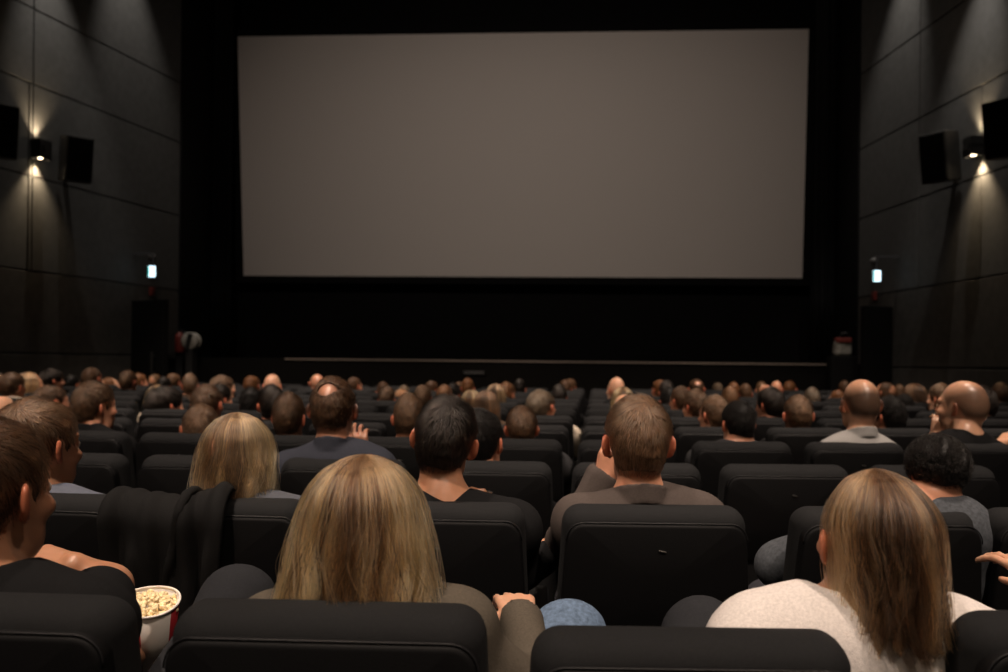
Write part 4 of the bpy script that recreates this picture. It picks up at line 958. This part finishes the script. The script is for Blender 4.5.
for row in sorted(byrow):
    for i, (rc, p, d, hd) in enumerate(sorted(byrow[row], key=lambda a: a[3][0])):
        cx, ty, w, st, hc, yw, sk, shn = hd
        hs = min(1.12, max(.86, (w-1.5)*d/(FPX*.160))); x, y = NEED[rc]
        ht = min((1.24, 1.14, 1.05), key=lambda h: abs(h-p.z))
        lab = '%s %s person, %s row from the camera, %s of that row from the left' % (HN[st], CN.get(hc, hc), ORD[row], NTH[i])
        sx = max(-.16, min(.16, p.x-x)); zs = p.z/ht
        base, sp = BASE[(ht, yw)]; sc = (hs, hs, zs)
        loc = (x+sx, y+.20-.20*hs, 0); rz = seat_rz(x)*.6
        r = copy_person(base, loc, rz, sc, lab, M['skin_'+sk], M[shn])
        # the hair keeps the head's own scale
        if st != 'ring': o = add_hair(r, st, hc, sp['head'], rotm(sp['yaw']), 1.0, strands=row <= 8)
for r, _ in BASE.values():
    for ch in list(r.children): bpy.data.objects.remove(ch)
    bpy.data.objects.remove(r)

# ------------------------------------------------------------------ things people brought
P = Place(0, -2)
c = on_y(150, 595, P.y+.70); rr = .066; hB = .15
pb = empty('popcorn_bucket', c-Vector((0, 0, hB)), .3, 'red and white paper popcorn bucket held by the person in the black T-shirt', 'bucket')
pb.rotation_euler = (math.radians(13), math.radians(5), .0)
me = lathe('bucket_wall', [(0, .002), (rr*.72, .002), (rr*.74, .0), (rr*.86, hB*.5), (rr, hB), (rr*.975, hB), (rr*.84, hB*.5), (rr*.72, .006), (0, .006)], 48)
me.materials.append(mat('bucket_white', (.78, .72, .66), .6)); me.materials.append(mat('bucket_red', (.40, .022, .03), .55))
for i, f in enumerate(me.polygons):
    a = math.degrees(math.atan2(f.center.y, f.center.x)) % 120; rad = math.hypot(f.center.x, f.center.y); out = i < 48*4
    f.material_index = 1 if out and (a+15) % 120 < 60 else 0
link(bpy.data.objects.new('bucket_wall', me), pb)
V = []; F = []; n = 64
me = tube('rim', [(rr*math.cos(2*PI*i/n), rr*math.sin(2*PI*i/n), hB+.002*math.sin(4*PI*i/n)) for i in range(n+1)], .0028, 8); mesh_obj('rim', me, bpy.data.materials['bucket_white'], pb)
bm = bmesh.new()
for i in range(150):
    a = RNG.uniform(0, 6.28); q = rr*.88*math.sqrt(RNG.random()); cz = hB-.020+.018*(1-(q/rr)**2)+RNG.uniform(-.004, .006)
    for j in range(4):
        bmesh.ops.create_icosphere(bm, subdivisions=1, radius=RNG.uniform(.004, .0068), matrix=Matrix.Translation((q*math.cos(a)+RNG.uniform(-.005, .005), q*math.sin(a)+RNG.uniform(-.005, .005), cz+RNG.uniform(-.004, .004))))
o = mesh_obj('popcorn', bm_mesh('popcorn', bm, True), mat('popcorn_kernels', (.86, .70, .42), .7, noise=(90, .35))); o.matrix_world = pb.matrix_basis.copy()
tag(o, 'heap of pale yellow popcorn filling the red and white bucket', 'popcorn', kind='stuff')

# jacket over the back of a second-row seat: one cloth laid over the top edge, with a rolled front edge
P = Place(1, -2)
r = empty('jacket', P.loc, P.rz, 'black jacket draped over a seat back in the second row, before the straight blonde hair', 'jacket')
def over(v, lift):
    """path over the seat back, v = metres from the top edge (negative in front, positive down the rear)"""
    rad = .058+lift; yc = .052; zc = SEAT_H-.056; arc = PI*rad/2
    if v < -arc: y, z, ny, nz = yc+rad, zc+(v+arc), 1, 0
    elif v > arc: y, z, ny, nz = yc-rad, zc-(v-arc), -1, 0
    else:
        a = v/rad; y, z, ny, nz = yc-rad*math.sin(a), zc+rad*math.cos(a), -math.sin(a), math.cos(a)
    return y+(SEAT_H-z)*math.tan(TILT)*.9, z, ny, nz
nu, nv = 70, 60; V, F = [], []
for j in range(nv+1):
    v = -.24+.70*j/nv
    for i in range(nu+1):
        u = i/nu; dn = max(0, abs(v)-.08)
        x = -.255+u*.272+.025*math.sin(v*7+1)*u+.10*max(0, v)*(u-.35)
        roll = math.exp(-((u-.93)/.075)**2)*.026+math.exp(-((u-.66-.25*v)/.055)**2)*.012+math.exp(-((u-.02)/.06)**2)*.008
        f = (.010*math.sin(u*19+v*5+math.sin(v*9))+.006*math.sin(u*41-v*11)+.004*math.sin(u*9+v*23))*min(1, .35+dn*5)
        y, z, ny, nz = over(v, .004+max(0, .010+roll+f)); V.append((x, y, z+.006*math.sin(u*9)))
for j in range(nv):
    for i in range(nu): F.append((j*(nu+1)+i, (j+1)*(nu+1)+i, (j+1)*(nu+1)+i+1, j*(nu+1)+i+1))
o = mesh_obj('jacket_cloth', pymesh('jacket_cloth', V, F), M['jacketcloth'], r); md = o.modifiers.new('thick', 'SOLIDIFY'); md.thickness = .008; md.offset = 1
pts = [Vector(V[j*(nu+1)+int(nu*(.60+.10*math.sin(j*.09)))])+Vector((0, -.004, .004)) for j in range(14, nv-14)]
me = tube('collar', pts, .013, 10); mesh_obj('collar', me, M['jacketcloth'], r)

# ------------------------------------------------------------------ light
def spot(loc, target, e, size, blend=.6, col=(1, .80, .60), rad=.08):
    L = bpy.data.lights.new('ceiling_or_fill_spot', 'SPOT'); L.energy = e; L.spot_size = math.radians(size); L.spot_blend = blend; L.color = col; L.shadow_soft_size = rad
    o = link(bpy.data.objects.new('ceiling_or_fill_spot', L)); o.location = loc; o.rotation_euler = (Vector(target)-Vector(loc)).to_track_quat('-Z', 'Y').to_euler(); return o
for y in (0.8, 3.4, 6.2, 9.0, 11.6):
    for x in (-5.4, -2.0, 1.4):
        spot((x+.4, y-1.3, 6.2), (x+.4, y+.1, .9), 1000, 62, .8, (1, .80, .655), .07)
for x in (-3.2, .9):
    spot((x, -2.7, 4.6), (x*.8, 3.0, 1.0), 90, 70, .8, (1, .80, .60), .12)  # added weak fill on the backs of the near rows, no real lamp
for x in (-5, -1.6, 1.8):
    spot((x, 7.0, 7.6), (x*.8, 16.4, 3.9), 212, 80, 1.0, (1, .835, .71), .2)  # added floods that brighten the screen, not lamps of the hall
for side, pts in ((-1, ((143, -130), (66, -130))), (1, ((886, -130), (960, -130)))):
    for px, py in pts:
        p = on_wall(px, py, side, .55); q = on_wall(px, py, side, .0); z = min(ZC-.15, p.z)
        spot((p.x, p.y, z), (q.x, q.y, z-4.6), 380, 44, .9, (1, .90, .80), .04)
W = bpy.data.worlds.new('world'); bpy.context.scene.world = W; W.use_nodes = True
W.node_tree.nodes['Background'].inputs['Color'].default_value = (1, .9, .8, 1); W.node_tree.nodes['Background'].inputs['Strength'].default_value = .0

# ------------------------------------------------------------------ camera
cd = bpy.data.cameras.new('camera'); cam = link(bpy.data.objects.new('camera', cd)); cd.sensor_fit = 'HORIZONTAL'; cd.sensor_width = 36; cd.lens = FPX/1008*36; cd.shift_y = (HY-336)/1008
cam.matrix_world = Matrix(((RGT.x, UPV.x, -FWD.x, CAM.x), (RGT.y, UPV.y, -FWD.y, CAM.y), (RGT.z, UPV.z, -FWD.z, CAM.z), (0, 0, 0, 1)))
cd.dof.use_dof = True; cd.dof.focus_distance = 1.85; cd.dof.aperture_fstop = 3.6; cd.clip_start = .05
sc = bpy.context.scene; sc.camera = cam
sc.view_settings.view_transform = 'Standard'; sc.view_settings.look = 'None'; sc.view_settings.gamma = 1; sc.view_settings.use_curve_mapping = False; sc.view_settings.exposure = 0.0
